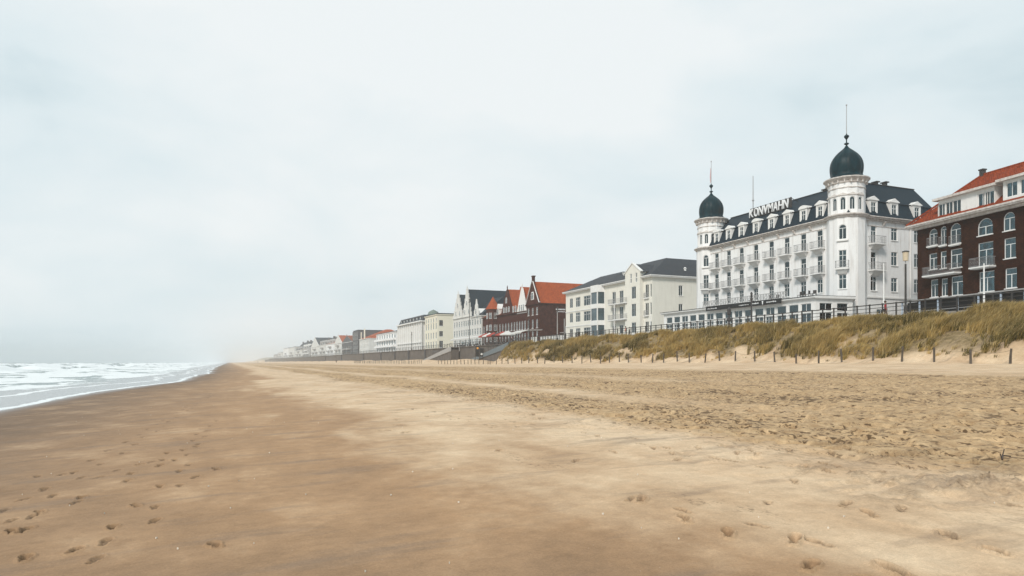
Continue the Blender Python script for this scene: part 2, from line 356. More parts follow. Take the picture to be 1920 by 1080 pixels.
# polar grid, fine in front of the walker, coarse behind
def polar(angs, rmin, rmax, dens, k1, k2):
    rs = [rmin]
    while rs[-1] < rmax:
        r = rs[-1]
        if r < 3.8: st = max(0.35, 0.1)if r < 3.4 else 0.1
        elif r < 150: st = min(r*r/dens, k1*r)
        else: st = k2*r
        rs.append(r+st)
    rs = np.array(rs)
    A, R = np.meshgrid(angs, rs)
    return R*np.sin(A), R*np.cos(A), len(rs), len(angs)
def grid_mesh(name, X, Y, Z, nr, na, m, attrs, wrap=False):
    co = np.stack([X.ravel(), Y.ravel(), Z.ravel()], 1).astype(np.float32)
    i = np.arange(nr-1)[:, None]*na; j = np.arange(na if wrap else na-1)[None, :]; j1 = (j+1) % na
    q = np.stack([i+j, i+na+j, i+na+j1, i+j1], -1).reshape(-1, 4).astype(np.int32)
    q = q[:, ::-1]
    me = bpy.data.meshes.new(name); me.vertices.add(len(co)); me.vertices.foreach_set('co', co.ravel())
    me.loops.add(q.size); me.loops.foreach_set('vertex_index', q.ravel())
    me.polygons.add(len(q)); me.polygons.foreach_set('loop_start', np.arange(0, q.size, 4, dtype=np.int32))
    me.polygons.foreach_set('use_smooth', np.ones(len(q), dtype=bool))
    me.update(calc_edges=True)
    for k, a in attrs.items():
        at = me.attributes.new(k, 'FLOAT', 'POINT'); at.data.foreach_set('value', np.ascontiguousarray(a.ravel(), dtype=np.float32))
    me.materials.append(m)
    return link(name, me)

# footprints: measured on the sand in metres from the photographer
def gp(px, py, z=0.0):
    a, b = ray(px); t = (ZC-z)*F/(py-679); return a*t, b*t
FP = []
def foot(px, py, ang=None, l=0.28, w_=0.10, dp=0.03, z=0.03):
    x, y = gp(px, py, z); FP.append((x, y, ang if ang is not None else rnd.uniform(-0.4, 0.5), l, w_, dp))
for p in [(75,935,.028),(22,967,.03),(48,1015,.03),(152,912,.025),(211,967,.025),(255,930,.03),(116,868,.015),(70,869,.015),
          (262,857,.03),(313,838,.02),(368,829,.02),(405,871,.03),(403,1008,.035),(140,1005,.02),(130,1067,.03),(300,897,.02)]:
    foot(p[0], p[1], dp=p[2]*1.5, l=rnd.uniform(.2, .26))
def trail(p0, p1, step=0.68, dp=0.03, z=0.0, side=0.10, skip=0.12):
    (xa, ya), (xb, yb) = gp(*p0, z), gp(*p1, z); n_ = int(math.hypot(xb-xa, yb-ya)/step); a_ = math.atan2(xb-xa, yb-ya)
    for k in range(n_):
        if rnd.random() < skip: continue
        t = k/n_; w_ = 0.25*math.sin(t*7+xa); sd__ = side*(1 if k % 2 else -1)
        FP.append((xa+(xb-xa)*t+math.cos(a_)*(sd__+w_)+rnd.uniform(-.03, .03), ya+(yb-ya)*t-math.sin(a_)*(sd__+w_)+rnd.uniform(-.05, .05), a_+rnd.uniform(-.12, .12)+(0.12 if k % 2 else -0.12), rnd.uniform(.25, .29), .10, dp*rnd.uniform(.6, 1.2)))
trail((20, 1000), (425, 783)); trail((150, 1075), (390, 822), dp=.022); trail((5, 935), (330, 830), dp=.02, skip=.3)
trail((1700, 1074), (1190, 936), dp=.035, z=.08, skip=.25); trail((1900, 960), (1120, 822), dp=.04, z=.12, skip=.2); trail((1010, 806), (795, 768), dp=.025, z=.1)
for p in [(1490,1016,.05,.34),(1203,940,.05,.3),(1284,975,.045,.28),(1365,1003,.05,.3),(1520,1062,.05,.25),(1680,1076,.06,.4),(1505,890,.05,.3),(1545,889,.06,.3),
          (1570,892,.04,.3),(1600,903,.04,.32),(1655,908,.03,.25),(1490,915,.035,.3),(1440,950,.02,.2),(1585,957,.03,.3),(1630,973,.03,.35),(1690,966,.02,.3),
          (1420,866,.05,.3),(1382,863,.04,.3),(1310,853,.05,.3),(1360,850,.04,.2),(1340,870,.03,.3),(1650,880,.05,.35),(1735,874,.05,.3),(1830,892,.05,.25),(1775,1012,.035,.25),
          (1780,1017,.04,.2),(1868,1045,.05,.25),(1185,938,.03,.3),(1270,870,.03,.25),(1080,869,.035,.25),(1120,826,.03,.25),(1095,820,.03,.25),(1000,783,.03,.3),(935,847,.03,.3),
          (880,793,.03,.25),(862,788,.025,.25),(845,784,.025,.25),(830,781,.02,.25),(815,775,.02,.25),(800,770,.02,.25),(910,800,.02,.25),(925,805,.02,.25),(970,804,.03,.3),
          (1225,850,.03,.3),(1150,855,.03,.3),(1260,860,.03,.3),(1560,866,.04,.25),(1590,862,.05,.3),(1620,870,.05,.3),(1480,862,.04,.3),(1450,858,.04,.3),(1405,858,.04,.3),
          (1700,895,.05,.35),(1800,870,.05,.35),(1870,885,.05,.3),(1530,855,.05,.3),(1905,930,.05,.3),(1850,935,.05,.35)]:
    foot(p[0], p[1], dp=p[2]*1.25, l=p[3], ang=rnd.uniform(0.2, 1.1), z=0.08)
for k in range(46):   # a walker's trail along the firm sand, running away up the beach
    y = 9+k*0.72; x = -1.6+0.055*y*0.9+0.14*(-1)**k+rnd.uniform(-.07, .07)
    FP.append((x-1.2, y, 0.1, 0.27, 0.10, 0.022))
for k in range(90):
    y = rnd.uniform(14, 60); FP.append((rnd.uniform(3.2, 8.5), y, rnd.uniform(0, 3), 0.3, 0.13, 0.035))
MOUND = [(1695,922,.5,.09),(1830,930,.55,.11),(1870,905,.5,.08),(1690,940,.45,.06),(1520,893,.3,.05),(1555,846,.3,.06),(1590,845,.3,.06),(1900,937,.4,.08),(1715,872,.4,.07),(1655,878,.35,.06),(1605,906,.35,.05)]

angs = np.concatenate([np.linspace(math.radians(-178), math.radians(-19), 46), np.linspace(math.radians(-18.6), math.radians(66), 830), np.linspace(math.radians(68), math.radians(178), 36)])
X, Y, nr, na = polar(angs, 0.25, 3200, 2300, 0.0098, 0.018)
Z = ground(X, Y); ch, scat, wet, dd = masks(X, Y)
veg = ss(46.8, 49.0, X+2.0*(fbm(X/2, Y/3, 61, 3)-0.5))*(1-ss(-8, 0, Y-(124+(X-48)*2.6)))*ss(1.6, 2.5, Z+1.2*(fbm(X/2.4, Y/3.2, 62, 3)-0.5))
ch = ch*(1-veg)
veg = veg*(1-0.85*ss(0.53, 0.63, fbm(X/3.5, Y/5.5, 64, 3))*(1-ss(0.35, 0.75, np.clip((X-46.9)/(XR(Y)-49), 0, 1))))
print_shade_weed = np.zeros_like(Z)
Z = Z+churn_h(X, Y, ch, scat)*(X < 60)
Z = Z+(fbm(X/0.9, Y/2.2, 58, 3)-0.5)*0.022*(1-ch)*ss(-8, -2, X)*(X < 47)
Rr = np.hypot(X, Y)
for (fx, fy, a, l, w_, dp) in FP:
    sel = (np.abs(X-fx) < 0.6) & (np.abs(Y-fy) < 0.6)
    if not sel.any(): continue
    dx = X[sel]-fx; dy = Y[sel]-fy; ca, sa = math.cos(a), math.sin(a)
    u = (dx*sa+dy*ca)/(l/2); v = (dx*ca-dy*sa)/(w_/2)
    qs = np.sqrt(((u-0.32)/0.66)**2+(v/1.0)**2); qh = np.sqrt(((u+0.66)/0.36)**2+(v/0.72)**2)     # sole and heel
    q = np.minimum(qs, qh)
    dz = -dp*(1-ss(0.72, 1.08, q+0.30*(vn(X[sel]*17, Y[sel]*17, 5)-0.5)))+dp*0.45*np.exp(-((q-1.35)/0.22)**2)
    Z[sel] += dz; print_shade_weed[sel] = np.maximum(print_shade_weed[sel], 0.9*(1-ss(0.7, 1.25, q)))
for (px, py, rr, hh) in MOUND:
    mx_, my_ = gp(px, py, 0.1)
    sel = (np.abs(X-mx_) < 1.6) & (np.abs(Y-my_) < 1.6)
    q = np.hypot((X[sel]-mx_)/rr/1.3, (Y[sel]-my_)/rr)
    g = np.exp(-q*q)
    g = g*ss(0.42, 0.62, fbm(X[sel]*2.6, Y[sel]*3.4, 19, 3)+0.25*g); Z[sel] += g*(hh*0.6+(fbm(X[sel]*6, Y[sel]*6, 9, 3)-0.5)*hh*1.3); print_shade_weed[sel] = np.maximum(print_shade_weed[sel], 0.55*g)

def sandmat():
    m = bpy.data.materials.new('beach_sand'); m.use_nodes = True; nt = m.node_tree; L = nt.links.new
    b = nt.nodes['Principled BSDF']
    def at(n): x = N(nt, 'ShaderNodeAttribute'); x.attribute_name = n; return x.outputs['Fac']
    tc = N(nt, 'ShaderNodeTexCoord')
    def noise(s, d=5.0, st=(1, 1, 1), r=0.6):
        mp = N(nt, 'ShaderNodeMapping'); mp.inputs['Scale'].default_value = st; L(tc.outputs['Object'], mp.inputs[0])
        n = N(nt, 'ShaderNodeTexNoise', i_Scale=s, i_Detail=d, i_Roughness=r); L(mp.outputs[0], n.inputs[0]); return n.outputs[0]
    def mr(x, a, b_, c, d):
        n = N(nt, 'ShaderNodeMapRange'); n.inputs[1].default_value = a; n.inputs[2].default_value = b_; n.inputs[3].default_value = c; n.inputs[4].default_value = d; L(x, n.inputs[0]); return n.outputs[0]
    def mix(f, a, b_):
        n = N(nt, 'ShaderNodeMix', data_type='RGBA')
        for k, v in ((0, f), (6, a), (7, b_)):
            if hasattr(v, 'is_output'): L(v, n.inputs[k])
            elif k == 0: n.inputs[0].default_value = v
            else: n.inputs[k].default_value = tuple(v)+(1,)
        return n.outputs[2]
    def math2(op, a, b_):
        n = N(nt, 'ShaderNodeMath', operation=op)
        for k, v in ((0, a), (1, b_)):
            if hasattr(v, 'is_output'): L(v, n.inputs[k])
            else: n.inputs[k].default_value = v
        return n.outputs[0]
    wet, chn, vg, ls, deep = at('wet'), at('churn'), at('veg'), at('print_shade_weed'), at('swash')
    blotch = noise(0.5, 8.0, (1.0, 0.75, 1), 0.66)
    streak = noise(0.9, 9.0, (1.0, 0.8, 1), 0.68)
    fine = noise(45, 4.0)
    dry = mix(mr(blotch, 0.38, 0.66, 0, 1), (0.55, 0.385, 0.24), (0.67, 0.51, 0.345))
    damp = mix(mr(streak, 0.30, 0.72, 0, 1), (0.325, 0.195, 0.102), (0.44, 0.275, 0.152))
    dark = mix(mr(streak, 0.30, 0.72, 0, 1), (0.150, 0.098, 0.062), (0.225, 0.148, 0.092))
    dg = math2('ADD', at('damp'), mr(blotch, 0.36, 0.66, 0.16, -0.16)); dgc = N(nt, 'ShaderNodeClamp'); L(dg, dgc.inputs[0])
    damp = mix(dgc.outputs[0], damp, dark)
    f = math2('ADD', wet, mr(streak, 0.35, 0.7, 0.16, -0.16)); f = math2('ADD', f, mr(blotch, 0.38, 0.64, 0.15, -0.15))
    fcl = N(nt, 'ShaderNodeClamp'); L(f, fcl.inputs[0])
    c = mix(fcl.outputs[0], dry, damp)
    c = mix(deep, c, (0.135, 0.085, 0.055))
    chc = mix(mr(noise(5, 5.0), 0.35, 0.68, 0, 1), (0.34, 0.215, 0.108), (0.58, 0.405, 0.228))
    c = mix(math2('MULTIPLY', chn, 0.92), c, chc)
    fkd = at('fleck')      # pit shade painted into trampled sand, mixed with damp clods and weed scraps
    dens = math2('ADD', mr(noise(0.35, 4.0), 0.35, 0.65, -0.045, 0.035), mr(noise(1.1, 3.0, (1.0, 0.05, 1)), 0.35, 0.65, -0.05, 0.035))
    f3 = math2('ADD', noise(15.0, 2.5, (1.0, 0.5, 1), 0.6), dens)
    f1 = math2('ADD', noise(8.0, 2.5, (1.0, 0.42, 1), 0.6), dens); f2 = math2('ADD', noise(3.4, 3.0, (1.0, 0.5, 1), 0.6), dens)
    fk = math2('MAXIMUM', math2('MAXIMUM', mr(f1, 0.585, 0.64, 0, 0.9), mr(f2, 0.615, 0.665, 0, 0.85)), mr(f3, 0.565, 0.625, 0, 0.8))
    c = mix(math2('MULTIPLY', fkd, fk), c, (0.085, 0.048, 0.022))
    c = mix(math2('MULTIPLY', ls, mr(noise(22, 3.0), 0.35, 0.65, 1.0, 0.35)), c, (0.10, 0.062, 0.034))  # footprint shade painted dark, along with the weedy sand clumps
    vgc = mix(mr(noise(3, 5.0), 0.35, 0.65, 0, 1), (0.12, 0.085, 0.035), (0.30, 0.22, 0.12))
    c = mix(vg, c, vgc)
    mid = noise(5.0, 9.0, (0.8, 1.0, 1), 0.75); grain = noise(150, 2.0)
    wsp = noise(0.8, 7.0, (0.45, 1.7, 1), 0.62)        # faint dark wisps where the last tide left silt
    c = mix(math2('MULTIPLY', mr(wsp, 0.54, 0.66, 0, 0.5), math2('SUBTRACT', 1.0, chn)), c, (0.20, 0.145, 0.105))
    c = mix(math2('MULTIPLY', at('wrack'), mr(noise(14, 4.0, (1.0, 0.6, 1), 0.7), 0.56, 0.62, 0, 0.75)), c, (0.10, 0.065, 0.035))
    gr = math2('MULTIPLY', math2('MULTIPLY', mr(fine, 0.3, 0.7, 0.88, 1.10), mr(grain, 0.3, 0.7, 0.86, 1.12)), mr(mid, 0.35, 0.65, 0.88, 1.10))
    sc = N(nt, 'ShaderNodeVectorMath', operation='SCALE'); L(c, sc.inputs[0]); L(gr, sc.inputs['Scale'])
    # tiny shell flecks
    vo = N(nt, 'ShaderNodeTexVoronoi', i_Scale=7.0); L(tc.outputs['Object'], vo.inputs[0])
    fl = mr(vo.outputs['Distance'], 0.02, 0.035, 0.7, 0.0)
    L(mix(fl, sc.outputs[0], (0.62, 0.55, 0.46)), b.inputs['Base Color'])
    L(mr(deep, 0, 1, 0.85, 0.30), b.inputs['Roughness'])
    b.inputs['Specular IOR Level'].default_value = 0.3
    bp = N(nt, 'ShaderNodeBump'); bp.inputs['Distance'].default_value = 0.035
    hsum = math2('ADD', math2('MULTIPLY', noise(9, 6.0, (1, 1, 1), 0.7), 1.0), math2('MULTIPLY', fine, 0.15))
    L(hsum, bp.inputs['Height']); L(math2('ADD', math2('MULTIPLY', chn, 0.9), math2('MULTIPLY', math2('SUBTRACT', 1.0, deep), 0.2)), bp.inputs['Strength']); L(bp.outputs[0], b.inputs['Normal'])
    return m
swash = 1-ss(-8.9, -6.6, dd+1.5*(fbm(X/4, Y/14, 43, 3)-0.5))
o = grid_mesh('beach', X, Y, Z, nr, na, sandmat(), dict(wet=wet, churn=ch, veg=veg, print_shade_weed=print_shade_weed, swash=swash, wrack=np.exp(-((dd-(4.3+2.2*(fbm(X/2.5, Y/5, 46, 4)-0.5)))/0.16)**2)*ss(0.5, 0.8, vn(X/1.3, Y/1.9, 48))*(Y > 0), fleck=np.clip(ch+0.35*scat*(1-ss(150, 400, Y)), 0, 1), damp=np.clip(1-ss(-8.5, 2.6, dd+3*(fbm(X/5, Y/12, 44, 3)-0.5))+0.30*np.clip((7.5-np.hypot(X, Y))/3, 0, 1), 0, 1)), wrap=False)  # damp mask also darkens the sand just around the camera
tag(o, kind='structure')
def gz(x, y): return float(ground(np.array([float(x)]), np.array([float(y)]))[0])

# ------------------------------------------------------------------ sea
sang = np.concatenate([np.linspace(math.radians(-175), math.radians(-21), 60), np.linspace(math.radians(-20), math.radians(7), 290)])
SX, SY, snr, sna = polar(sang, 6, 3100, 1400, 0.008, 0.011)
sh = shoreshift(SY)*np.clip((10-SX)/14, 0, 1); sdx = SX-sh
off = -(sdx+9)                     # metres out from the waterline
wobY = 6*(fbm(SY/28, SX/50, 81, 3)-0.5)
far = ss(16, 40, off)
def crest(o, per, ph):
    t = ((o+ph)/per) % 1.0
    return np.where(t < 0.25, ss(0, 0.25, t), 1-ss(0.25, 1.0, t))
cr = crest(off+wobY*2.2, 23, 4)
seg = ss(0.38, 0.62, fbm(SY/24, off/20, 83, 3))
hgt = far*(1.15*cr*seg*ss(20, 60, off)*(1-0.35*ss(130, 300, off))+0.25*cr*seg+0.55*(fbm(SX/5, SY/9, 84, 4)-0.5))+ss(3, 14, off)*0.20*(fbm(SX/2.0, SY/5, 85, 4)-0.5)+0.02*(fbm(SX/1.5, SY/3, 86, 2)-0.5)*ss(0, 2, off)
SZ = -0.5+hgt*(1-0.6*ss(500, 2000, np.hypot(SX, SY)))
surf = ss(5.0, 9, off+4*(fbm(SX/6, SY/14, 87, 3)-0.5))*(1-ss(38, 75, off))
fo = surf*ss(0.29, 0.55, fbm(SX/4.5, SY/10, 88, 5, 0.6))*1.15
fo = np.maximum(fo, far*seg*ss(0.45, 0.9, cr)*ss(0.25, 0.42, fbm(SX/5, SY/9, 90, 4))*(1-ss(95, 170, off))*1.1)
fo = np.maximum(fo, 0.6*far*(1-ss(80, 150, off))*ss(0.52, 0.66, fbm(SX/9, SY/22, 92, 5, 0.6)))
# thin foam lines where a wash runs up
l1 = np.exp(-((off-0.15-0.5*fbm(SX/1.2, SY/1.8, 94, 3))/0.30)**2)
l2 = np.exp(-((off-4.3-3.0*(fbm(SY/9, SX/9, 95, 3)-0.5))/0.35)**2)
fo = np.maximum(fo, np.maximum(0.95*l1, 0.85*l2))
shal = 1-ss(4, 13, off)
def seamat():
    m = bpy.data.materials.new('sea_water'); m.use_nodes = True; nt = m.node_tree; L = nt.links.new
    b = nt.nodes['Principled BSDF']
    def at(n): x = N(nt, 'ShaderNodeAttribute'); x.attribute_name = n; return x.outputs['Fac']
    tc = N(nt, 'ShaderNodeTexCoord')
    mp = N(nt, 'ShaderNodeMapping'); mp.inputs['Scale'].default_value = (1.3, 0.6, 1); L(tc.outputs['Object'], mp.inputs[0])
    n = N(nt, 'ShaderNodeTexNoise', i_Scale=1.4, i_Detail=8.0, i_Roughness=0.7); L(mp.outputs[0], n.inputs[0])
    ad = N(nt, 'ShaderNodeMath', operation='MULTIPLY_ADD'); L(n.outputs[0], ad.inputs[0]); ad.inputs[1].default_value = 1.3; L(at('foam'), ad.inputs[2])
    mr = N(nt, 'ShaderNodeMapRange'); mr.inputs[1].default_value = 0.92; mr.inputs[2].default_value = 1.25; L(ad.outputs[0], mr.inputs[0])
    wc = N(nt, 'ShaderNodeMix', data_type='RGBA'); wc.inputs[6].default_value = (0.070, 0.125, 0.118, 1); wc.inputs[7].default_value = (0.24, 0.235, 0.235, 1); L(at('shallow'), wc.inputs[0])
    mx = N(nt, 'ShaderNodeMix', data_type='RGBA'); L(mr.outputs[0], mx.inputs[0]); L(wc.outputs[2], mx.inputs[6]); mx.inputs[7].default_value = (0.74, 0.77, 0.78, 1)
    L(mx.outputs[2], b.inputs['Base Color'])
    r = N(nt, 'ShaderNodeMapRange'); r.inputs[3].default_value = 0.16; r.inputs[4].default_value = 0.8; L(mr.outputs[0], r.inputs[0]); L(r.outputs[0], b.inputs['Roughness'])
    b.inputs['IOR'].default_value = 1.33
    n3 = N(nt, 'ShaderNodeTexNoise', i_Scale=3.0, i_Detail=6.0, i_Roughness=0.65); L(mp.outputs[0], n3.inputs[0])
    bp = N(nt, 'ShaderNodeBump'); bp.inputs['Distance'].default_value = 0.12; L(n3.outputs[0], bp.inputs['Height'])
    st = N(nt, 'ShaderNodeMapRange'); st.inputs[3].default_value = 0.6; st.inputs[4].default_value = 0.06; L(at('shallow'), st.inputs[0]); L(st.outputs[0], bp.inputs['Strength'])
    L(bp.outputs[0], b.inputs['Normal'])
    return m
o = grid_mesh('sea', SX, SY, SZ, snr, sna, seamat(), dict(foam=fo, shallow=shal))
tag(o, kind='structure')

# ------------------------------------------------------------------ far dune hills, promenade
ys = np.linspace(900, 3000, 120); xs = np.linspace(62, 700, 60)
HY, HX = np.meshgrid(ys, xs, indexing='ij')
HZ = 1+ss(0, 60, HX-66)*ss(900, 1500, HY)*(13+9*fbm(HX/60, HY/130, 33, 4)-4)+2*fbm(HX/15, HY/15, 34, 3)
hm = mat('dune_hill_scrub', (0.12, 0.12, 0.07), 0.95, c2=(0.28, 0.23, 0.15), nscale=0.05, amt=0.9)
o = grid_mesh('dune_hills', HX, HY, HZ, len(ys), len(xs), hm, {}); tag(o, kind='structure')
mb = MB(); yl = [-60, 20, 40, 60, 80, 100, 120, 140, 300, 700, 1500]
pts = [(float(XR(y))+0.15, y) for y in yl]+[(260, 1500), (260, -60)]
mb.prism_xy(pts, 5.35, 5.9); o = mb.build('promenade', M['paving']); tag(o, kind='structure')

# ------------------------------------------------------------------ marram grass
nT = 23000
ty = np.where(rng.random(nT) < 0.86, rng.uniform(14, 160, nT), rng.uniform(-25, 14, nT))
ty = np.where(rng.random(nT) < 0.45, rng.uniform(24, 85, nT), ty)
tx = 46.9+(XR(ty)-0.5-46.9)*rng.random(nT)
tz = ground(tx, ty)
def vegm(X, Y, Z):
    return ss(46.8, 49.0, X+2.0*(fbm(X/2, Y/3, 61, 3)-0.5))*(1-ss(-8, 0, Y-(124+(X-48)*2.6)))*ss(1.6, 2.5, Z+1.2*(fbm(X/2.4, Y/3.2, 62, 3)-0.5))
clump = fbm(tx/1.7, ty/2.3, 63, 3)
v_ = vegm(tx, ty, tz)
t_ = np.clip((tx-46.9)/(XR(ty)-49), 0, 1)
bare = ss(0.53, 0.63, fbm(tx/3.5, ty/5.5, 64, 3))*(1-ss(0.35, 0.75, t_))
# two bare sand gullies worn down through the grass
for gx, gy, gw in ((1712, 640, 1.7), (1640, 655, 1.3), (1800, 650, 1.2)):
    Yg = Yat(gx, 49.5); bare = np.maximum(bare, np.exp(-((ty-Yg-(tx-49.5)*0.5)/gw)**2)*(1-ss(0.35, 0.6, t_)))
keep = (rng.random(nT) < v_*(0.12+1.6*ss(0.36, 0.56, clump))*(1-0.97*bare)) & (tx < XR(ty)-0.3)
strag = (rng.random(nT) < 0.0) & (tx < 49) & (ty < 130)
keep |= strag
tx, ty, tz, clump, v_ = tx[keep], ty[keep], tz[keep], clump[keep], v_[keep]; nT = len(tx)
nb = 24; n = nT*nb
bx = np.repeat(tx, nb); by = np.repeat(ty, nb); bz = np.repeat(tz, nb); bc = np.repeat(clump, nb)
dist = np.hypot(bx, by)
hT = np.repeat((0.38+0.35*rng.random(nT)+0.55*ss(0.42, 0.66, clump))*(0.35+0.65*v_), nb)
crestk = ss(0.8, 1.0, np.clip((bx-46.9)/(XR(by)-49), 0, 1)); hT = hT*(1-0.30*crestk)
h = hT*rng.uniform(0.55, 1.1, n)
ro = 0.16*np.sqrt(rng.random(n)); th = rng.random(n)*2*PI
ox, oy = ro*np.cos(th), ro*np.sin(th)
lean = 0.30+0.35*rng.random(n)
lx = np.cos(th)*lean*0.6+(0.12+0.12*rng.standard_normal(n)); ly = np.sin(th)*lean*0.6-0.42+0.13*rng.standard_normal(n)
wd = (0.0075+0.00010*dist)*rng.uniform(0.7, 1.4, n)
pa = rng.random(n)*PI; wx, wy = np.cos(pa)*wd, np.sin(pa)*wd
B = np.stack([bx+ox, by+oy, bz-0.03], 1)
P = np.zeros((n, 5, 3))
P[:, 0] = B+np.stack([-wx, -wy, 0*wx], 1); P[:, 1] = B+np.stack([wx, wy, 0*wx], 1)
mid = B+np.stack([lx*h*0.38, ly*h*0.38, h*0.6], 1)
P[:, 2] = mid+np.stack([wx, wy, 0*wx], 1)*0.8; P[:, 3] = mid-np.stack([wx, wy, 0*wx], 1)*0.8
P[:, 4] = B+np.stack([lx*h*1.15, ly*h*1.15, h*0.98], 1)
me = bpy.data.meshes.new('dune_grass'); me.vertices.add(n*5); me.vertices.foreach_set('co', P.astype(np.float32).ravel())
b0 = (np.arange(n)*5)[:, None]
qi = np.concatenate([b0+np.array([0, 1, 2, 3]), b0+np.array([3, 2, 4])], 1).astype(np.int32)
me.loops.add(n*7); me.loops.foreach_set('vertex_index', qi.ravel())
me.polygons.add(n*2); st = (np.arange(n)*7)[:, None]+np.array([0, 4]); me.polygons.foreach_set('loop_start', st.astype(np.int32).ravel())
me.update(calc_edges=True)
cols = np.array([[0.50, 0.345, 0.12], [0.27, 0.195, 0.052], [0.085, 0.070, 0.016], [0.56, 0.43, 0.21]])
hue = np.repeat(fbm(tx/4.2, ty/5.0, 66, 3)+0.12*rng.standard_normal(nT), nb)+0.07*rng.standard_normal(n)
k = np.clip((hue-0.36)/0.28, 0, 1)[:, None]
c = cols[0]*k+cols[2]*(1-k); c = np.where((np.abs(k-0.5) < 0.22), cols[1]*0.6+c*0.4, c)
dry_ = rng.random(n)[:, None] < 0.14; c = np.where(dry_, cols[3], c)
far_ = ss(95, 135, by)[:, None]; c = c*(1-0.35*far_)+np.array([0.20, 0.15, 0.045])*0.35*far_
C5 = np.repeat(c[:, None, :], 5, 1); C5[:, 4] = C5[:, 4]*0.5+cols[3]*0.5   # bleached tips

C5 = np.concatenate([C5, np.ones((n, 5, 1))], 2)
ca = me.attributes.new('blade', 'FLOAT_COLOR', 'POINT'); ca.data.foreach_set('color', C5.astype(np.float32).ravel())
gm = bpy.data.materials.new('marram_grass'); gm.use_nodes = True; gnt = gm.node_tree
at_ = N(gnt, 'ShaderNodeAttribute'); at_.attribute_name = 'blade'
gb = gnt.nodes['Principled BSDF']; gnt.links.new(at_.outputs['Color'], gb.inputs['Base Color']); gb.inputs['Roughness'].default_value = 0.7; gb.inputs['Specular IOR Level'].default_value = 0.2
me.materials.append(gm)
o = link('dune_grass', me); tag(o, 'olive and straw coloured marram grass covering the dune slope', 'grass', kind='stuff')

# ------------------------------------------------------------------ building kit
WCACHE = {}; BLIND = {}
def arc(w, zt, rise, n=8):
    return [(w/2*math.cos(PI*i/n), zt+rise*math.sin(PI*i/n)) for i in range(n+1)]
def win_meshes(w, h, style, arch, fm, gm, sill=True, rec=0.12):
    key = (round(w, 2), round(h, 2), style, arch, fm, gm, sill, rec)
    if key in WCACHE: return WCACHE[key]
    rise = w/2 if arch == 1 else (w*0.18 if arch == 2 else 0)
    zt = h-rise; t = 0.075; y0, y1 = -rec-0.05, -rec+0.03
    f = MB()
    f.box(-w/2, -w/2+t, y0, y1, 0, zt); f.box(w/2-t, w/2, y0, y1, 0, zt); f.box(-w/2+t, w/2-t, y0, y1, 0, t)
    if arch:
        a = arc(w, zt, rise); b = arc(w-2*t, zt, max(0.02, rise-t))
        for i in range(8): f.prism_xz([a[i], a[i+1], b[i+1], b[i]], y0, y1)
    else: f.box(-w/2+t, w/2-t, y0, y1, h-t, h)
    tr = zt*0.68 if not arch or arch == 2 else zt-0.02
    ym = y1-0.015
    if style in ('cross', 'tee', 'grid', 'door', 'triple'):
        f.box(-w/2+t, w/2-t, y0, ym, tr, tr+0.06)
    if style in ('cross', 'grid', 'vert'): f.box(-0.03, 0.03, y0, ym, t, (zt if style != 'tee' else tr))
    if style in ('tee', 'door'): f.box(-0.035, 0.035, y0, ym, t, tr)
    if style == 'triple':
        for q in (-w/6, w/6): f.box(q-0.03, q+0.03, y0, ym, t, zt-t*(not arch))
    if style in ('grid',):
        f.box(-w/2+t, w/2-t, y0, ym-0.01, tr*0.5, tr*0.5+0.035)
    g = MB()
    if arch:
        pts = [(-w/2+0.02, 0.02)]+[(w/2-0.02, 0.02)]+arc(w-0.04, zt, rise-0.02); g.prism_xz(pts, -rec-0.03, -rec-0.015)
    else: g.box(-w/2+0.02, w/2-0.02, -rec-0.03, -rec-0.015, 0.02, h-0.02)
    s = MB().box(-w/2-0.08, w/2+0.08, -rec+0.03, 0.09, -0.10, -0.003)
    cm = MB()
    for sd_ in (-1, 1):
        pts = []
        for i in range(7):
            x = sd_*(w/2-0.03-i/6*w*0.26); pts.append((x, -rec-0.20+0.03*(i % 2)))
        pl = pts+[(x, y-0.01) for x, y in pts[::-1]]
        cm.prism_xy(pl, 0.02, zt)
    r = (f.mesh('window', M[fm]), g.mesh('pane', M[gm]), s.mesh('sill', M['trim']) if sill else None, cm.mesh('curtain', M['curtain']))
    WCACHE[key] = r
    return r
